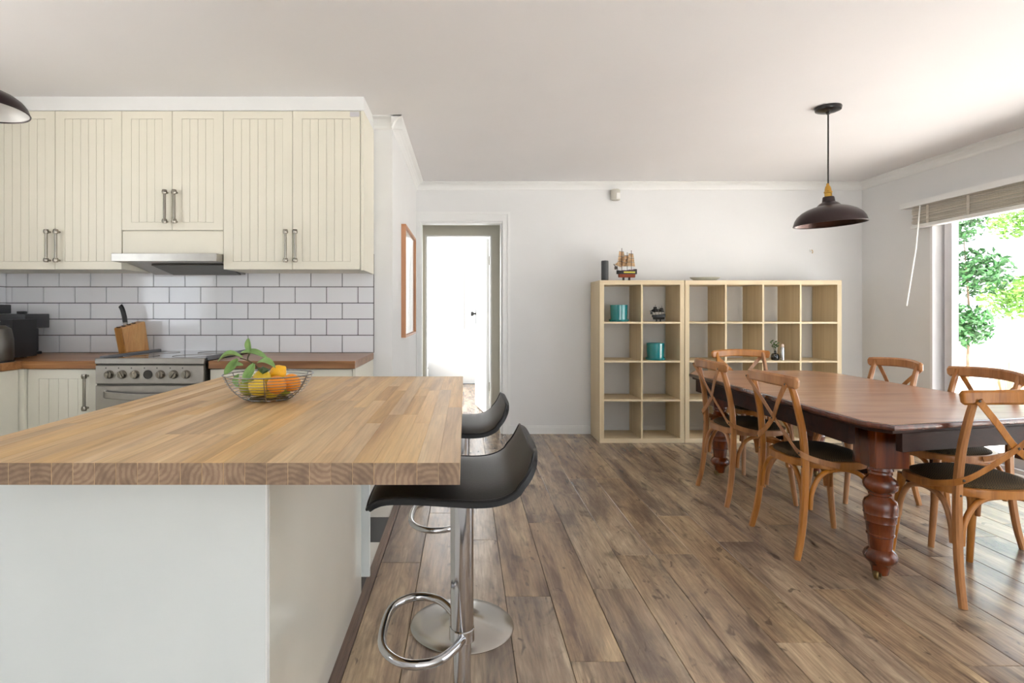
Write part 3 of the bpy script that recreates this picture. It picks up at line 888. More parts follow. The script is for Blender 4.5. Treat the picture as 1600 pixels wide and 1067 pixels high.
kf = thing('kitchen_knife', 'black handled knife stuck in the timber knife block', 'knife', (px2x(192, 3.55), 3.60, ZC1 + .1))
kf.rotation_euler = (0, -.14, .2)
obj('handle', sweep(smooth_path([(0, 0, .098), (.0, 0, .14), (-.004, 0, .18), (-.010, 0, .2), (-.014, 0, .206)], 4), rect(.020, .026, .006), (1, 0, 0)), 'black_plastic', kf)
obj('bolster', box(-.011, .011, -.011, .011, .082, .1, .002), 'steel', kf)
obj('blade', box(-.009, .009, -.0015, .0015, .0, .083), 'steel', kf, smooth=False)

# appliances in the corner
cm = thing('coffee_machine', 'black coffee machine with overhanging brew head in the corner', 'coffee machine', (-2.77, 3.52, ZC1))
obj('base', box(-.13, .105, -.1, .1, 0, .018, .003), 'black_plastic', cm)
obj('body', box(-.13, .085, -.1, .1, .018, .165, .006, 2), 'black_plastic', cm)
obj('brew_head', box(-.19, .155, -.105, .095, .165, .252, .004, 2), 'dark_plastic', cm)
obj('spout', lathe([(0, .15), (.012, .15), (.016, .166), (0, .166)], 16, cx=.115, cy=0), 'black_plastic', cm)
obj('lever', box(.035, .075, -.02, .02, .252, .268, .003), 'black_plastic', cm)
obj('water_tank', box(-.19, -.08, -.09, .09, .253, .31, .004), 'dark_plastic', cm)
to = thing('toaster_oven', 'dark boxy toaster oven between the kettle and the coffee machine', 'toaster', (-2.668, 3.28, ZC1))
obj('body', box(-.14, .145, -.085, .085, .012, .21, .008, 2), 'dark_plastic', to)
obj('frame', boxes((.09, .155, -.09, .09, .19, .222), (.137, .155, -.09, .09, .008, .19)), 'black_plastic', to, smooth=False)
for sx in (-.1, .1):
    for sy in (-.06, .06):
        obj('foot', box(sx - .012, sx + .012, sy - .012, sy + .012, 0, .013), 'black_plastic', to, smooth=False)
ke = thing('kettle', 'squat steel and black kettle cut by the left picture edge', 'kettle', (-2.492, 3.02, ZC1))
obj('body', lathe([(0, .006), (.092, .006), (.098, .02), (.096, .12), (.086, .175), (.06, .192), (0, .196)], 32), 'dark_steel', ke)
obj('base', lathe([(0, 0), (.1, 0), (.1, .006), (0, .006)], 32), 'black_plastic', ke)
obj('lid', lathe([(0, .195), (.02, .197), (.024, .212), (.012, .22), (0, .221)], 20), 'black_plastic', ke)
obj('handle', tube(smooth_path([(-.09, 0, .05), (-.135, 0, .06), (-.14, 0, .14), (-.08, 0, .175)], 5), .011, 10), 'black_plastic', ke)

# ================================================================== ISLAND
IX0, IX1, IY0, IY1 = -1.05, -.010, 1.069, 2.498
ZI0, ZI1 = .864, .905
il = thing('kitchen_island', 'pale painted island base under the butcher block top', 'island', (-.72, 1.85, 0))
obj('front_panel', box(-1.046, -.439, 1.262, 1.28, 0, ZI0 - .001, .0008), 'island_paint', il, world=True, smooth=False)
obj('edge_strip', box(-.4388, -.4345, 1.260, 1.275, 0, ZI0 - .001, .0005), 'trim_paint', il, world=True, smooth=False)
obj('side_panel', box(-.452, -.436, 1.281, 2.41, .0, ZI0 - .001, .0008), 'island_gloss', il, world=True, smooth=False)
obj('end_panel', box(-1.046, -.406, 2.44, 2.458, .06, ZI0 - .001, .0008), 'island_paint', il, world=True, smooth=False)
obj('carcass', box(-1.046, -.46, 1.29, 2.435, .06, ZI0 - .001), 'island_paint', il, world=True, smooth=False)
obj('kickboard', box(-.98, -.46, 1.30, 2.40, 0, .06), 'kick_black', il, world=True, smooth=False)
top = thing('butcher_block_worktop', 'thick oak butcher block worktop on the island in the foreground', 'worktop', ((IX0 + IX1) / 2, (IY0 + IY1) / 2, ZI0))
rs = random.Random(12)
sc_ = {}
def stave_mesh(w, l):
    k = (round(w, 4), round(l, 3))
    if k not in sc_:
        bm = box(-w / 2, w / 2, -l / 2, l / 2, 0, ZI1 - ZI0)
        bm.normal_update()
        for f in bm.faces:
            f.material_index = 1 if abs(f.normal.y) > .9 else 0
        es = [e for e in bm.edges if all(v.co.z > .03 for v in e.verts) or (abs(e.verts[0].co.x - e.verts[1].co.x) < 1e-6 and abs(e.verts[0].co.y - e.verts[1].co.y) < 1e-6)]
        bmesh.ops.bevel(bm, geom=es, offset=.0003, segments=1, affect='EDGES')
        sc_[k] = mesh_of(bm, 'stave', ['oak_stave', 'oak_end'], smooth=False)
    return sc_[k]
NS = 26
sw = (IX1 - IX0) / NS
for i in range(NS):
    cuts = [IY0]
    y = IY0 + rs.choice([.25, .38, .5, .62, .75])
    while y < IY1 - .2:
        cuts.append(y); y += rs.choice([.35, .5, .6, .75])
    cuts.append(IY1)
    for a, b in zip(cuts[:-1], cuts[1:]):
        obj('stave', stave_mesh(sw - .0002, b - a - .0002), None, top, loc=(IX0 + sw * (i + .5) - top.location.x, (a + b) / 2 - top.location.y, 0))

# fruit bowl
BX, BY = px2x(420, 1.83), 1.83
bowl = thing('wire_fruit_bowl', 'round chrome wire fruit bowl on the butcher block', 'bowl', (BX, BY, ZI1))
bprof = [(.062, .004), (.078, .010), (.091, .019), (.102, .028), (.111, .037), (.118, .046), (.124, .055), (.129, .064), (.133, .073), (.137, .083)]
def ringpath(r, z, n=48): return [(r * math.cos(2 * PI * k / n), r * math.sin(2 * PI * k / n), z) for k in range(n)]
for i, (r_, z_) in enumerate(bprof):
    obj('rim' if i == len(bprof) - 1 else 'wire_ring', tube(ringpath(r_, z_), .0022 if i in (0, len(bprof) - 1) else 0.0012, 6, closed=True, ref=(0, 0, 1)), 'bowl_wire', bowl)
for k in range(6):
    a = 2 * PI * k / 6 + .75
    obj('upright', tube([(r_ * math.cos(a) * 1.005, r_ * math.sin(a) * 1.005, z_) for r_, z_ in bprof], .0018, 6, ref=(-math.sin(a), math.cos(a), 0)), 'bowl_wire', bowl)
for k in range(-3, 4):
    yv = k * .017
    hw = math.sqrt(max(0, .062 ** 2 - yv ** 2))
    obj('base_wire', tube([(-hw, yv, .004), (hw, yv, .004)], .0013, 6), 'bowl_wire', bowl)

fr = [  # x, y, z, radius, kind
    (.078, .0, .066, .029, 'o'), (.044, -.062, .058, .029, 'o'), (.022, .028, .088, .0275, 'r'), (-.008, -.050, .066, .0275, 'l'),
    (-.055, .0, .074, .027, 'l'), (-.052, -.062, .036, .026, 'g'), (.018, -.05, .034, .0255, 'l'), (.072, .045, .034, .0255, 'g'),
    (-.084, .02, .044, .026, 'g'), (-.01, .035, .032, .026, 'l'), (-.03, .07, .05, .026, 'g'), (.03, .075, .06, .026, 'l')]
P_ = [Vector(f[:3]) for f in fr]
R_ = [f[3] for f in fr]
for it in range(400):
    for i in range(len(P_)):
        for j in range(i):
            d = P_[i] - P_[j]; m_ = R_[i] + R_[j] + .0005
            if d.length < m_:
                s = d.normalized() * ((m_ - d.length) * .5)
                P_[i] += s; P_[j] -= s
        if P_[i].z < R_[i] + .006: P_[i].z = R_[i] + .006
        # stay inside the bowl wall (approximated by a sphere cap)
        c = Vector((0, 0, .150)); d = P_[i] - c; lim = .150 - R_[i]
        if P_[i].z < .083 + R_[i] and d.length > lim:
            P_[i] = c + d.normalized() * lim
        P_[i].z -= .0004
fl = {'o': ('orange', 'orange'), 'r': ('lemon', 'lemon'), 'l': ('lemon', 'lemon'), 'g': ('lemon', 'lemon')}
flabels = ['bright orange at the right rim of the wire bowl', 'orange resting against the front wires of the bowl', 'deep yellow lemon on top of the fruit pile beside the leaves',
           'large yellow lemon at the centre front of the bowl', 'pale yellow lemon under the leafy twig', 'greenish lemon low at the front left of the bowl',
           'yellow lemon at the bottom front of the bowl under the oranges', 'small green-yellow lemon low at the right of the bowl', 'green lemon at the far left of the bowl under leaves',
           'yellow lemon buried at the bottom centre of the bowl', 'green lemon at the back left of the bowl', 'yellow lemon at the back of the bowl']
fmat = {'o': 'orange_peel', 'r': 'lemon_ripe', 'l': 'lemon_yellow', 'g': 'lemon_green'}
for i, f in enumerate(fr):
    r0 = f[3]
    if f[4] == 'o':
        prof = [(0, -r0 * .96), (r0 * .25, -r0 * .95)] + [(r0 * math.cos(t), r0 * .97 * math.sin(t)) for t in [(-1.25 + 2.5 * k / 12) for k in range(13)]] + [(r0 * .12, r0 * .93), (0, r0 * .90)]
    else:
        prof = [(0, -r0 * 1.12), (r0 * .16, -r0 * 1.06), (r0 * .38, -r0 * .90)] + [(r0 * .93 * math.cos(t), r0 * math.sin(t) * .98) for t in [(-1.0 + 2.0 * k / 10) for k in range(11)]] + [(r0 * .40, r0 * .90), (r0 * .18, r0 * 1.1), (0, r0 * 1.18)]
    o = obj('orange' if f[4] == 'o' else 'lemon', lathe(prof, 24), fmat[f[4]], loc=Vector((BX, BY, ZI1)) + P_[i])
    o.rotation_euler = (rs.uniform(-.5, .5), rs.uniform(.6, 1.7) if f[4] != 'o' else rs.uniform(-.4, .4), rs.uniform(0, 6))
    tag(o, flabels[i], *([fl[f[4]][1]]), group='oranges in the wire bowl' if f[4] == 'o' else 'lemons in the wire bowl')

def blade_leaf(base, tip, width, droop, side, fold=.6, seg=9):
    """curved leaf: midrib from base to tip, cupped about the midrib"""
    bm = bmesh.new()
    base, tip = Vector(base), Vector(tip)
    ax = tip - base
    sd = ax.cross(Vector(side)).normalized()
    nr = sd.cross(ax.normalized()).normalized()
    rows = []
    for i in range(seg + 1):
        t = i / seg
        c = base + ax * t + nr * (droop * math.sin(PI * t))
        w = width * (math.sin(PI * min(1, t * .93 + .05)) ** .75)
        if i == seg: w = .0008
        rows.append([bm.verts.new(c + sd * (w * k) + nr * (abs(k) ** 1.5 * w * fold * 2)) for k in (-.5, -.25, 0, .25, .5)])
    for a, b in zip(rows[:-1], rows[1:]):
        for k in range(4):
            bm.faces.new((a[k], a[k + 1], b[k + 1], b[k]))
    bmesh.ops.recalc_face_normals(bm, faces=bm.faces[:])
    bmesh.ops.solidify(bm, geom=bm.faces[:], thickness=.0006)
    return bm
twig = thing('lemon_twig', 'leafy green lemon twig lying over the fruit bowl', 'twig', (BX, BY, ZI1 + .08))
def lf(px, py, dy=0.0):
    Y = BY + dy
    return (px2x(330 + px / 8.206, Y) - BX, dy, py2z(510 + py / 8.206, Y) - ZI1 - .08)
obj('stem', tube(smooth_path([lf(660, 620, .0), lf(560, 490, .0), lf(470, 430, .01), lf(490, 350, .02)], 5), .0024, 8), 'stem_brown', twig)
obj('stem', tube(smooth_path([lf(480, 440, .0), lf(420, 420, -.005), lf(370, 410, -.01)], 4), .0018, 8), 'stem_brown', twig)
lv = [((505, 350, .02), (478, 148, .03), .021, .006, (0, -1, .1)), ((405, 400, .0), (82, 452, -.01), .026, .016, (0, -.4, 1)),
      ((340, 415, -.02), (165, 615, -.04), .026, -.010, (.3, -1, .3)), ((410, 500, .0), (225, 585, .02), .026, .008, (0, -.6, 1)),
      ((545, 480, -.03), (400, 735, -.085), .028, -.010, (.4, -1, .2)), ((380, 340, .02), (735, 430, .01), .026, .010, (0, -.5, 1)),
      ((590, 470, -.01), (825, 530, -.02), .028, .010, (0, -.5, 1)), ((740, 560, -.02), (640, 610, -.03), .022, .004, (0, -1, .6)),
      ((360, 610, -.01), (345, 790, -.03), .024, .006, (-.3, -1, .2)), ((640, 530, -.02), (650, 600, -.05), .018, .004, (.3, -1, 0))]
for i, (a, b, w, dr, sd) in enumerate(lv):
    obj('leaf', blade_leaf(lf(*a), lf(*b), w, dr, sd), 'leaf_dark' if i in (7, 9) else 'leaf_green', twig)

# ================================================================== STOOLS
def make_stool(label, loc, seat_dz):
    s = thing('bar_stool', label, 'stool', loc, 'black bar stools at the island')
    obj('base', lathe([(.193, 0), (.195, .004), (.19, .008), (.15, .016), (.09, .026), (.05, .04), (.036, .06), (.032, .075), (0, .075)], 56), 'brushed_disc', s)
    obj('lower_tube', lathe([(.022, .03), (.022, .44), (0, .44)], 24), 'chrome', s)
    obj('upper_tube', lathe([(0, .402), (.027, .402), (.0282, .406), (.0282, .758 + seat_dz), (0, .758 + seat_dz)], 28), 'chrome', s)
    fp = smooth_path([(.0, -.028, .40), (-.018, -.075, .405), (-.06, -.135, .412), (-.125, -.148, .416), (-.178, -.095, .418), (-.19, 0, .418), (-.178, .095, .418),
                      (-.125, .148, .416), (-.06, .135, .412), (-.018, .075, .405), (0, .028, .40)], 5)
    obj('footrest', tube(fp, .0105, 12, ref=(0, 0, 1)), 'chrome', s)
    obj('footrest_collar', lathe([(.0284, .385), (.0305, .387), (.0305, .415), (.0284, .417)], 28), 'chrome', s)
    obj('gas_lever', tube([(0, .03, .742 + seat_dz), (.05, .12, .742 + seat_dz), (.06, .17, .735 + seat_dz)], .005, 8), 'black_plastic', s)
    obj('mount_plate', box(-.06, .06, -.06, .06, .755 + seat_dz, .772 + seat_dz, .003), 'black_plastic', s)
    # seat shell: section in XZ swept across Y
    cl = [(-.200, .772), (-.188, .786), (-.160, .796), (-.10, .797), (-.03, .793), (.03, .790), (.075, .794), (.110, .808), (.135, .832), (.150, .858), (.158, .884)]
    cl = smooth_path([(a, 0, b) for a, b in cl], 3)
    bm = bmesh.new()
    ny = 12
    rowsT, rowsB = [], []
    for i, p in enumerate(cl):
        a = cl[max(0, i - 1)]; b = cl[min(len(cl) - 1, i + 1)]
        t = (b - a).normalized()
        n = Vector((-t.z, 0, t.x))
        u = i / (len(cl) - 1)
        half = .19 * (1 - (.16 if u > .5 else .06) * abs(2 * u - 1) ** 5)
        rt_, rb_ = [], []
        for k in range(ny + 1):
            v = -1 + 2 * k / ny
            edge = abs(v) ** 6
            th = .030 * (1 - .45 * edge) * (1 - .4 * (abs(2 * u - 1) ** 8))
            lift = -.010 * abs(v) ** 4 * (1 if u < .75 else 0.5)
            c = Vector((p.x, half * v, p.z + seat_dz + lift))
            rt_.append(bm.verts.new(c + n * (th * .25)))
            rb_.append(bm.verts.new(c - n * (th * .62)))
        rowsT.append(rt_); rowsB.append(rb_)
    for i in range(len(cl) - 1):
        for k in range(ny):
            bm.faces.new((rowsT[i][k], rowsT[i + 1][k], rowsT[i + 1][k + 1], rowsT[i][k + 1]))
            bm.faces.new((rowsB[i][k + 1], rowsB[i + 1][k + 1], rowsB[i + 1][k], rowsB[i][k]))
        bm.faces.new((rowsT[i + 1][0], rowsT[i][0], rowsB[i][0], rowsB[i + 1][0]))
        bm.faces.new((rowsT[i][ny], rowsT[i + 1][ny], rowsB[i + 1][ny], rowsB[i][ny]))
    for i in (0, len(cl) - 1):
        for k in range(ny):
            bm.faces.new((rowsT[i][k], rowsT[i][k + 1], rowsB[i][k + 1], rowsB[i][k]))
    edge_pts = [r[0].co.copy() for r in rowsT] + [v.co.copy() for v in rowsT[-1][1:-1]] + [r[-1].co.copy() for r in rowsT[::-1]] + [v.co.copy() for v in rowsT[0][::-1][1:-1]]
    seat = obj('seat', bm, 'black_leather', s)
    for p in seat.data.polygons: p.use_smooth = True
    seat.data.set_sharp_from_angle(angle=math.radians(70))
    obj('piping', tube(edge_pts, .0032, 6, closed=True, ref=(.1, .2, .97)), 'black_leather', seat)
    return s
make_stool('nearest black bar stool with chrome column tucked under the worktop', (-.008, 1.405, 0), 0.0)
make_stool('farther black bar stool with round chrome base on the floor', (-.012, 2.175, 0), -.022)

# ================================================================== PICTURE FRAME
pf = thing('picture_frame', 'oak framed white picture on the passage wall', 'picture', (XP, 4.69, .99))
fy0, fy1, fz0, fz1 = -.445, .445, .004, .845
for nm, b in (('frame_rail', (0, .034, fy0, fy1, fz0, fz0 + .018)), ('frame_rail', (0, .034, fy0, fy1, fz1 - .018, fz1)),
              ('frame_stile', (0, .034, fy0, fy0 + .018, fz0 + .018, fz1 - .018)), ('frame_stile', (0, .034, fy1 - .018, fy1, fz0 + .018, fz1 - .018))):
    obj(nm, box(*b), 'frame_oak', pf, smooth=False)
obj('mount_board', box(.002, .014, fy0 + .018, fy1 - .018, fz0 + .018, fz1 - .018), 'paper', pf, smooth=False)
obj('drawing', sweep(smooth_path([(.0145, -.05, .18), (.0145, .08, .3), (.0145, .02, .42), (.0145, .1, .55), (.0145, .16, .66)], 6), rect(.003, .0008), (1, 0, 0)), 'ink', pf)
obj('glazing', box(.018, .0195, fy0 + .018, fy1 - .018, fz0 + .018, fz1 - .018), 'window_glass', pf, smooth=False)

# ================================================================== CUBE SHELVES
YS = 5.19
def cube_shelf(label, x0, w, ncol):
    s = thing('cube_shelf', label, 'shelf', (x0 + w / 2, YS + .195, 0), 'cube shelves by the back wall')
    x1 = x0 + w
    y0, y1 = YS, YS + .375
    T, t, H = .040, .016, 1.47
    obj('top_panel', box(x0, x1, y0, y1, H - T, H, .001), 'shelf_wood_flat', s, world=True, smooth=False)
    obj('base_panel', box(x0, x1, y0, y1, 0, T, .001), 'shelf_wood_flat', s, world=True, smooth=False)
    obj('side_panel', box(x0, x0 + T, y0, y1, T, H - T, .001), 'shelf_wood', s, world=True, smooth=False)
    obj('side_panel', box(x1 - T, x1, y0, y1, T, H - T, .001), 'shelf_wood', s, world=True, smooth=False)
    ih = (H - 2 * T - 3 * t) / 4
    zs = []
    for k in range(1, 4):
        z = T + k * ih + (k - 1) * t
        zs.append(z + t)
        obj('shelf_board', box(x0 + T, x1 - T, y0 + .001, y1, z, z + t), 'shelf_wood_flat', s, world=True, smooth=False)
    iw = (w - 2 * T - (ncol - 1) * t) / ncol
    for c in range(1, ncol):
        xx = x0 + T + c * iw + (c - 1) * t
        for k in range(4):
            zb = T + k * (ih + t)
            obj('divider', box(xx, xx + t, y0 + .002, y1, zb, zb + ih), 'shelf_wood', s, world=True, smooth=False)
    return zs
zs = cube_shelf('narrow pale oak cube shelf two cells wide holding teal pots', 1.214, .765, 2)
cube_shelf('wide pale oak cube shelf four cells wide behind the dining table', 1.985, 1.415, 4)
Z_TOP = 1.47

def pot(label, x, y, z):
    p = thing('plant_pot', label, 'pot', (x, y, z), 'teal pots on the cube shelf')
    obj('pot_body', lathe([(0, .012), (.072, .012), (.076, .016), (.080, .15), (.080, .154), (.074, .154), (.072, .03), (0, .03)], 40), 'teal_glaze', p)
    obj('saucer', lathe([(0, 0), (.084, 0), (.090, .008), (.092, .02), (.088, .02), (.084, .0115), (0, .0115)], 40), 'teal_glaze', p)
pot('glazed teal pot on the upper left cell of the narrow shelf', px2x(967, 5.31), 5.31, zs[2])
pot('glazed teal pot in the second row right cell of the narrow shelf', px2x(1024, 5.31), 5.31, zs[1])

def ship(name, label, loc, L, rotz, mats, tall):
    """model sailing ship on a stand; bow to -X"""
    hull_lo, hull_up, sail, mast, stripe, deck = mats
    s = thing(name, label, 'model ship', loc, 'model ships', rotz)
    st_h = .03 * L / .2
    def section(bm, xs, zlo, zhi, wfun, narrow):
        rows = []
        for x in xs:
            w = wfun(x)
            u = x / L
            sheer = .16 * L * abs(u) ** 3 * 2
            rows.append([bm.verts.new((x, sy * w * k, z + sheer * f)) for sy, k, z, f in
                         ((-1, narrow, zlo, .3), (-1, 1, zhi, 1), (1, 1, zhi, 1), (1, narrow, zlo, .3))])
        for a, b in zip(rows[:-1], rows[1:]):
            for k in range(4):
                bm.faces.new((a[k], a[(k + 1) % 4], b[(k + 1) % 4], b[k]))
        bm.faces.new(rows[0]); bm.faces.new(rows[-1][::-1])
        return bm
    xs = [-.46 * L + .84 * L * k / 10 for k in range(11)]
    wf = lambda x: .13 * L * max(.08, 1 - abs((x - .05 * L) / (.56 * L)) ** 3)
    obj('hull', section(bmesh.new(), xs[1:], st_h, st_h + .15 * L, wf, .45), hull_lo, s, smooth=False)
    obj('upper_hull', section(bmesh.new(), xs, st_h + .15 * L, st_h + .30 * L, lambda x: wf(x) * 1.08, .98), hull_up, s, smooth=False)
    obj('gun_stripe', boxes((-.18 * L, .34 * L, -.148 * L, .148 * L, st_h + .20 * L, st_h + .265 * L)), stripe, s, smooth=False)
    obj('stern', box(.33 * L, .44 * L, -.12 * L, .12 * L, st_h + .15 * L, st_h + .38 * L, .004 * L), hull_up, s)
    obj('deck_rail', boxes((-.22 * L, .0, -.12 * L, .12 * L, st_h + .30 * L, st_h + .325 * L), (.08 * L, .32 * L, -.12 * L, .12 * L, st_h + .30 * L, st_h + .35 * L)), deck, s, smooth=False)
    obj('bowsprit', tube([(-.40 * L, 0, st_h + .36 * L), (-.60 * L, 0, st_h + .60 * L)], .018 * L, 8), mast, s)
    obj('figurehead', box(-.56 * L, -.42 * L, -.03 * L, .03 * L, st_h + .36 * L, st_h + .50 * L, .012 * L), mast, s)
    for i, (mx, mh) in enumerate(((-.22, tall), (.03, tall * .86), (.22, tall * .93))):
        mo = obj('mast', tube([(mx * L, 0, st_h + .28 * L), (mx * L, 0, st_h + mh * L)], .011 * L, 8), mast, s)
        lo, hi = st_h + .50 * L, st_h + (mh - .14) * L
        nsq = 3
        for q_ in range(nsq):
            z0 = lo + (hi - lo) * q_ / nsq + .012 * L
            z1 = lo + (hi - lo) * (q_ + 1) / nsq - .012 * L
            w0 = (.44 - .07 * q_) * L; w1 = (.38 - .07 * q_) * L
            bm = bmesh.new(); rows = []
            for a in range(6):
                t = a / 5
                z = z0 + (z1 - z0) * t; w = w0 + (w1 - w0) * t
                rows.append([bm.verts.new((mx * L - .05 * L * math.sin(PI * t) * (1 - (b / 2.5 - 1) ** 2) - .016 * L + .58 * w * (b / 2.5 - 1), w * .34 * (b / 2.5 - 1), z)) for b in range(6)])
            for a in range(5):
                for b in range(5):
                    bm.faces.new((rows[a][b], rows[a][b + 1], rows[a + 1][b + 1], rows[a + 1][b]))
            bmesh.ops.solidify(bm, geom=bm.faces[:], thickness=.004 * L)
            obj('sail', bm, sail, mo)
            obj('yard', tube([(mx * L - .6 * w1 - .016 * L, -w1 * .35, z1), (mx * L + .6 * w1 - .016 * L, w1 * .35, z1)], .007 * L, 6), mast, mo)
    # jib: triangular head sail
    bm = bmesh.new()
    j = [bm.verts.new(p) for p in ((-.56 * L, 0, st_h + .58 * L), (-.24 * L, .01 * L, st_h + .46 * L), (-.24 * L, 0, st_h + (tall - .22) * L), (-.38 * L, -.03 * L, st_h + .72 * L))]
    bm.faces.new((j[0], j[1], j[3])); bm.faces.new((j[1], j[2], j[3]))
    bmesh.ops.solidify(bm, geom=bm.faces[:], thickness=.005 * L)
    obj('jib_sail', bm, sail, s, smooth=False)
    obj('stand', boxes((-.17 * L, -.12 * L, -.07 * L, .07 * L, 0, st_h + .01 * L), (.10 * L, .15 * L, -.07 * L, .07 * L, 0, st_h + .01 * L), (-.2 * L, .2 * L, -.02 * L, .02 * L, 0, .02 * L)), mast, s, smooth=False)
    return s
ship('model_ship', 'model galleon with cream sails on top of the narrow shelf', (px2x(979, 5.3), 5.30, Z_TOP), .205, .1, ('hull_red', 'hull_black', 'sail_cloth', 'mast_dark', 'hull_yellow', 'deck_purple'), 1.32)
ship('model_ship', 'small all black model ship in the narrow shelf', (px2x(1029, 5.28), 5.28, zs[2]), .135, .05, ('ship_black',) * 6, 1.0)
cd = thing('pillar_candle', 'dark charcoal pillar candle on top of the narrow shelf', 'candle', (px2x(945.5, 5.26), 5.27, Z_TOP))
obj('wax', lathe([(0, 0), (.031, 0), (.0325, .003), (.0325, .178), (.029, .183), (.012, .180), (0, .179)], 28), 'charcoal_wax', cd)
obj('wick', tube([(0, 0, .178), (.002, 0, .188)], .0015, 6), 'mast_dark', cd)
ds = thing('oval_dish', 'long shallow grey oval dish on top of the wide shelf', 'dish', (px2x(1103, 5.3), 5.32, Z_TOP))
bmd = lathe([(0, 0), (.085, 0), (.10, .004), (.138, .030), (.140, .033), (.134, .033), (.098, .010), (0, .008)], 40)
rot_bm(bmd, Matrix.Scale(.62, 4, (0, 1, 0)))
obj('dish_body', bmd, 'ceramic_dish', ds)
for i, (dx, dy) in enumerate(((.05, .02), (-.01, -.03), (-.06, .03))):
    obj('pebble', rot_bm(lathe([(0, -.008), (.009, -.004), (.011, 0), (.008, .006), (0, .008)], 12), Matrix.Translation((dx, dy, .019))), 'bottle_dark', ds)
# bottles in the wide shelf
zb = zs[1]
b1 = thing('glass_bottle', 'squat dark glass bottle with dry sprigs in the wide shelf', 'bottle', (px2x(1211, 5.27), 5.27, zb), 'ornaments in the wide shelf')
obj('bottle_body', lathe([(0, 0), (.030, 0), (.036, .012), (.036, .04), (.028, .058), (.012, .066), (.010, .08), (.013, .084), (0, .084)], 28), 'bottle_dark', b1)
for a, h in ((-.35, .10), (.0, .085), (.3, .075)):
    tp = Vector((math.sin(a) * h, .01, .08 + h * math.cos(a)))
    sp = obj('sprig', tube([(0, 0, .07), tp], .002, 6), 'stem_brown', b1)
    for q_ in range(4):
        c = Vector((0, 0, .07)).lerp(tp, .45 + .17 * q_)
        obj('leaf', blade_leaf(c, c + Vector((.022 * (1 if q_ % 2 else -1), -.006, .014)), .013, .002, (0, -1, .2), seg=4), 'leaf_dark', sp)
b2 = thing('glass_bottle', 'slim silver bottle with pale stopper in the wide shelf', 'bottle', (px2x(1221, 5.24), 5.225, zb), 'ornaments in the wide shelf')
obj('bottle_body', lathe([(0, 0), (.016, 0), (.0175, .006), (.0175, .11), (.012, .122), (0, .122)], 24), 'bottle_silver', b2)
obj('stopper', lathe([(0, .121), (.012, .121), (.013, .142), (.009, .148), (0, .149)], 20), 'cork', b2)

# sensor and hook on the back wall
se = thing('motion_sensor', 'small white motion sensor high on the back wall', 'sensor', (px2x(961, 5.57), YB, py2z(305, 5.57)))
obj('housing', rot_bm(lathe([(0, -.055), (.03, -.055), (.045, -.048), (.047, .046), (.036, .055), (0, .055)], 20), Matrix.Scale(.75, 4, (0, 1, 0))), 'grey_plastic', se, loc=(0, -.03, 0))
obj('lens', box(.002, .036, -.075, -.05, -.045, .015, .006, 2), 'white_plastic', se)
hk = thing('wall_hook', 'tiny brass and white hook screwed to the back wall', 'hook', (px2x(1267, YB), YB, py2z(391, YB)))
obj('hook_plate', rot_bm(lathe([(0, 0), (.011, 0), (.010, .006), (0, .008)], 14), Matrix.Rotation(PI / 2, 4, 'X')), 'white_plastic', hk)
obj('hook_arm', tube(smooth_path([(0, -.006, 0), (0, -.026, -.004), (0, -.03, -.022), (0, -.02, -.03)], 4), .003, 8), 'brass', hk)

# ================================================================== PENDANTS
def pendant(label, loc, rim_r, rim_z, tilt, inner, outer='pendant_metal'):
    p = thing('pendant_lamp', label, 'pendant lamp', loc, 'industrial pendant lamps')
    obj('ceiling_rose', lathe([(0, 0), (.072, 0), (.074, -.006), (.070, -.022), (.05, -.03), (.015, -.034), (.01, -.045), (0, -.046)], 36), 'lamp_black', p)
    top_z = rim_z - loc[2]
    k = rim_r / .228
    kz = 1.06 if rim_r > .18 else k
    apex = top_z + .235 * kz
    obj('cord', tube([(0, 0, -.04), (0, 0, apex - .01)], .0045, 8), 'cord', p)
    T = Matrix.Translation((0, 0, top_z + .18 * kz)) @ Matrix.Rotation(tilt, 4, 'Y') @ Matrix.Translation((0, 0, -(top_z + .18 * kz)))
    z = top_z
    shp = [(.228, 0), (.2275, .007), (.219, .030), (.201, .053), (.173, .073), (.136, .089), (.104, .098), (.080, .103), (.074, .106), (.068, .112), (.058, .119), (.047, .124), (.041, .128), (.037, .152), (.034, .157), (0, .157)]
    inn = [(.0, .148), (.03, .148), (.036, .122), (.055, .112), (.078, .098), (.102, .093), (.134, .084), (.170, .068), (.197, .049), (.215, .027), (.2240, .006), (.228, 0)]
    obj('shade', rot_bm(lathe([(a * k, z + b * kz) for a, b in shp], 56), T), outer, p)
    obj('shade_lining', rot_bm(lathe([(a * k, z + b * kz) for a, b in inn], 56), T), inner, p)
    obj('shade_rim', rot_bm(tube(ringpath(rim_r, z, 56), .0028, 6, closed=True, ref=(0, 0, 1)), T), outer, p)
    obj('lamp_holder', rot_bm(lathe([(a * k, z + b * kz) for a, b in [(.024, .155), (.024, .178), (.027, .180), (.027, .186), (.022, .190), (.020, .204), (.016, .216), (.010, .222), (.008, .234), (0, .234)]], 28), T), 'brass', p)
    obj('bulb', rot_bm(lathe([(0, z + .062 * kz), (.018 * k, z + .067 * kz), (.028 * k, z + .085 * kz), (.022 * k, z + .11 * kz), (.013 * k, z + .13 * kz), (.013 * k, z + .149 * kz)], 20), T), 'pendant_white', p)
    return p
pendant('dark bronze dome pendant lamp hanging over the dining table', (px2x(1294, 3.52), 3.52, CEIL), .196, py2z(350, 3.52), -math.radians(3.0), 'pendant_inner')
pendant('bronze pendant lamp with pale lining cut by the left edge', (px2x(-43, 2.0), 2.0, CEIL), .165, py2z(168, 2.0), 0.03, 'pendant_white')

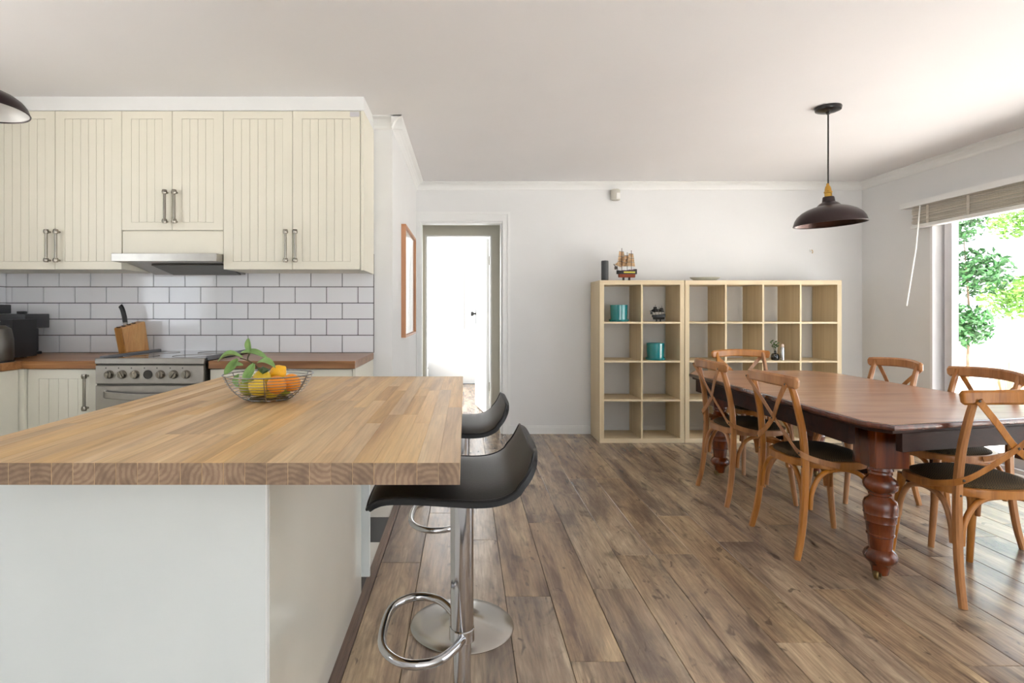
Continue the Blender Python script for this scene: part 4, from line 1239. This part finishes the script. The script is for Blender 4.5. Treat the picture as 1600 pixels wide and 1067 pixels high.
# ================================================================== DINING TABLE
ZT = .735
tb = thing('dining_table', 'long antique mahogany dining table with turned legs', 'table', (2.18, 3.4, 0))
outline = [(1.635, 2.375), (1.700, 2.275), (2.68, 2.51), (2.735, 2.60), (2.735, 4.24), (2.63, 4.43), (1.76, 4.43), (1.635, 4.20)]
def inset(poly, d):
    n = len(poly); out = []
    for i in range(n):
        p0, p1, p2 = Vector(poly[i - 1]), Vector(poly[i]), Vector(poly[(i + 1) % n])
        e1 = (p1 - p0).normalized(); e2 = (p2 - p1).normalized()
        n1 = Vector((-e1.y, e1.x)); n2 = Vector((-e2.y, e2.x))
        b = (n1 + n2); b = b / max(.2, b.length_squared) * 2
        out.append(tuple(p1 + b * d))
    return out
obj('table_top', prism(outline, ZT - .024, ZT - .0005, .006, 2), 'mahogany', tb, world=True)
obj('top_surface', prism(inset(outline, .016), ZT - .003, ZT + .0005), 'table_surface', tb, world=True, smooth=False)
obj('edge_moulding', prism(inset(outline, .022), ZT - .040, ZT - .0242, .004, 1), 'mahogany_dark', tb, world=True)
# aprons
LEGS = [(1.845, 2.555), (2.630, 2.605), (2.535, 4.165), (1.845, 4.165)]
def beam(p, q, w, z0, z1):
    p, q = Vector(p), Vector(q)
    d = (q - p).normalized(); n = Vector((-d.y, d.x)) * (w / 2)
    return prism([tuple(p - n), tuple(q - n), tuple(q + n), tuple(p + n)], z0, z1, .002)
ap = [((1.695, 2.52), (1.695, 4.19)), ((1.80, 2.385), (2.54, 2.562)), ((2.675, 2.69), (2.675, 4.17)), ((1.84, 4.36), (2.54, 4.36))]
for a, b in ap:
    obj('apron', beam(a, b, .028, .605, ZT - .040), 'mahogany_dark', tb, world=True, smooth=False)
for i, (a, b) in enumerate(((LEGS[0], LEGS[3]), (LEGS[1], LEGS[2]))):
    obj('slide_rail', beam((a[0] + (.1 if i == 0 else -.1), a[1]), (b[0] + (.1 if i == 0 else -.1), b[1]), .05, .64, ZT - .041), 'mahogany_dark', tb, world=True, smooth=False)
# winding hole on the near apron
d_ = Vector((.70, .167, 0)).normalized()
hole = lathe([(0, 0), (.010, 0), (.013, .004), (.015, 0)], 16)
rot_bm(hole, Matrix.Translation((2.13, 2.452, .655)) @ Matrix.Rotation(math.atan2(d_.y, d_.x), 4, 'Z') @ Matrix.Rotation(PI / 2, 4, 'X'))
obj('winding_hole', hole, 'black_plastic', tb, world=True)
lprof = [(0, .505), (.046, .505), (.048, .492), (.050, .486), (.044, .478), (.046, .470), (.042, .462), (.050, .452), (.062, .440), (.0675, .422), (.064, .404), (.052, .390), (.042, .384), (.046, .378), (.040, .370),
         (.047, .360), (.060, .350), (.066, .334), (.0665, .315), (.064, .296), (.066, .292), (.063, .287), (.060, .262), (.061, .258), (.057, .253), (.051, .205), (.054, .202), (.054, .196), (.049, .192), (.045, .150),
         (.043, .136), (.050, .130), (.060, .120), (.066, .104), (.062, .088), (.050, .076), (.040, .064), (.034, .046), (.032, .030), (.030, .024), (0, .024)]
leg_me = mesh_of(lathe(lprof, 36), 'leg_turning', 'mahogany')
block_bm = box(-.074, .074, -.074, .074, .505, ZT - .041, .003)
block_me = mesh_of(block_bm, 'leg', 'mahogany', smooth=False)
cas = lathe([(.0, -.011), (.018, -.011), (.022, -.006), (.022, .006), (.018, .011), (0, .011)], 20)
rot_bm(cas, Matrix.Translation((-.022, 0, .022)) @ Matrix.Rotation(PI / 2, 4, 'X'))
cas_me = mesh_of(cas, 'castor', 'old_brass')
fork_me = mesh_of(boxes((-.03, .01, -.018, -.012, .018, .036), (-.03, .01, .012, .018, .018, .036), (-.012, .018, -.018, .018, .026, .036)), 'castor_fork', 'old_brass', smooth=False)
for i, (lx, ly) in enumerate(LEGS):
    lg = obj('leg', block_me, None, tb, loc=(lx - 2.18, ly - 3.4, 0))
    obj('turning', leg_me, None, lg)
    ca = obj('castor', cas_me, None, lg)
    ca.rotation_euler = (0, 0, [.5, 2.6, 1.2, .2][i])
    fk = obj('castor_fork', fork_me, None, lg); fk.rotation_euler = ca.rotation_euler

# ================================================================== CHAIRS
def make_chair(label):
    c = thing('dining_chair', label, 'chair', (0, 0, 0), 'bentwood cross-back chairs around the table')
    # posts: one steam-bent piece from foot to rail
    for s in (-1, 1):
        path = smooth_path([(s * .218, -.222, 0), (s * .210, -.196, .12), (s * .203, -.178, .28), (s * .198, -.172, .46), (s * .193, -.184, .62), (s * .187, -.212, .76), (s * .183, -.240, .858)], 5)
        n = len(path)
        sc = [0.86 + .28 * math.sin(PI * min(1, .15 + .8 * i / (n - 1))) * 1.0 for i in range(n)]
        obj('back_post', sweep(path, rect(.025, .029, .006), (0, 1, .1), scale=sc), 'bentwood', c)
        obj('leg', sweep([(s * .168, .165, .437), (s * .178, .188, .22), (s * .190, .215, 0)], circ(.0165, 10), (0, 1, .1), scale=[1.08, 1.0, .82]), 'bentwood', c)
        obj('corner_block', box(s * .135 - .02, s * .135 + .02, .13, .165, .395, .437, .003), 'mahogany_dark', c, smooth=False)
        # strap of the X back: rail end -> crossing -> opposite post -> seat rim
        y_ = .0035 * s
        sp = smooth_path([(-s * .190, -.262, .835), (-s * .10, -.243 + y_, .745), (0, -.218 + y_, .64), (s * .11, -.205 + y_, .555), (s * .196, -.197, .505), (s * .228, -.13, .475), (s * .221, -.02, .448)], 5)
        obj('cross_strap', sweep(sp, rect(.005, .027, .0015), (.0, -.2, 1)), 'bentwood', c)
        # side arch between rear and front leg
        sa = smooth_path([(s * .200, -.150, .235), (s * .198, -.138, .32), (s * .193, -.095, .395), (s * .188, -.03, .420), (s * .183, .05, .418), (s * .180, .12, .385), (s * .182, .155, .31), (s * .186, .168, .235)], 4)
        obj('side_arch', tube(sa, .0115, 10, ref=(1, 0, 0)), 'bentwood', c)
    ra = smooth_path([(-.186, -.178, .235), (-.176, -.176, .32), (-.13, -.172, .395), (-.06, -.165, .425), (.06, -.165, .425), (.13, -.172, .395), (.176, -.176, .32), (.186, -.178, .235)], 4)
    obj('rear_arch', tube(ra, .0115, 10, ref=(0, 1, 0)), 'bentwood', c)
    fa = smooth_path([(-.168, .186, .235), (-.158, .180, .32), (-.115, .172, .395), (-.05, .165, .425), (.05, .165, .425), (.115, .172, .395), (.158, .180, .32), (.168, .186, .235)], 4)
    obj('front_arch', tube(fa, .0115, 10, ref=(0, 1, 0)), 'bentwood', c)
    # curved top rail
    rp_ = smooth_path([(-.232, -.222, .842), (-.20, -.238, .846), (-.1, -.270, .852), (0, -.282, .854), (.1, -.270, .852), (.20, -.238, .846), (.232, -.222, .842)], 5)
    n = len(rp_)
    sc = [1 - .75 * max(0, abs(2 * i / (n - 1) - 1) - .90) / .1 * .55 for i in range(n)]
    obj('top_rail', sweep(rp_, rect(.024, .058, .009), (0, 0, 1), scale=sc), 'bentwood', c)
    # seat: rounded frame and upholstered pad
    def outl(k, n=40):
        o_ = []
        for i in range(n):
            a = 2 * PI * i / n
            ca, sa_ = math.cos(a), math.sin(a)
            e = .78
            xx = math.copysign(abs(ca) ** e, ca); yy = math.copysign(abs(sa_) ** e, sa_)
            wx = (.213 if yy < 0 else .213 + .012 * yy)
            o_.append((k * xx * wx, k * yy * .205 + .005))
        return o_
    obj('seat_frame', prism(outl(1.0), .428, .462, .006, 2), 'bentwood', c)
    bm = bmesh.new()
    rows = []
    for k, z in ((.90, .460), (.90, .466), (.88, .473), (.80, .481), (.6, .493), (.3, .498)):
        rows.append([bm.verts.new((x, y, z)) for x, y in outl(k)])
    for a, b in zip(rows[:-1], rows[1:]):
        for i in range(40):
            bm.faces.new((a[i], a[(i + 1) % 40], b[(i + 1) % 40], b[i]))
    bm.faces.new(rows[-1]); bm.faces.new(rows[0][::-1])
    obj('seat_pad', bm, 'seat_fabric', c)
    bolt = mesh_of(rot_bm(lathe([(0, .004), (.004, .003), (.006, 0)], 10), Matrix.Rotation(PI / 2, 4, 'X')), 'bolt', 'dark_steel')
    for bx, by, bz in ((-.19, -.2655, .836), (.19, -.2655, .836), (0, -.228, .64), (-.196, -.2, .505), (.196, -.2, .505), (-.198, -.187, .44), (.198, -.187, .44)):
        obj('bolt', bolt, None, c, loc=(bx, by, bz))
    return c
ch = make_chair('cross-back bentwood chair at the near end of the table')
ch.location = (2.205, 2.515, 0)
dup(ch, (1.808, 2.965, 0), -PI / 2, 'cross-back bentwood chair nearer the camera on the left side of the table')
dup(ch, (1.808, 3.705, 0), -PI / 2, 'cross-back bentwood chair farther away on the left side of the table')
dup(ch, (2.565, 3.09, 0), PI / 2, 'cross-back bentwood chair nearer the camera on the window side of the table')
dup(ch, (2.565, 3.745, 0), PI / 2, 'cross-back bentwood chair farther away on the window side of the table')
dup(ch, (2.21, 4.385, 0), PI, 'cross-back bentwood chair at the far end of the table by the shelves')
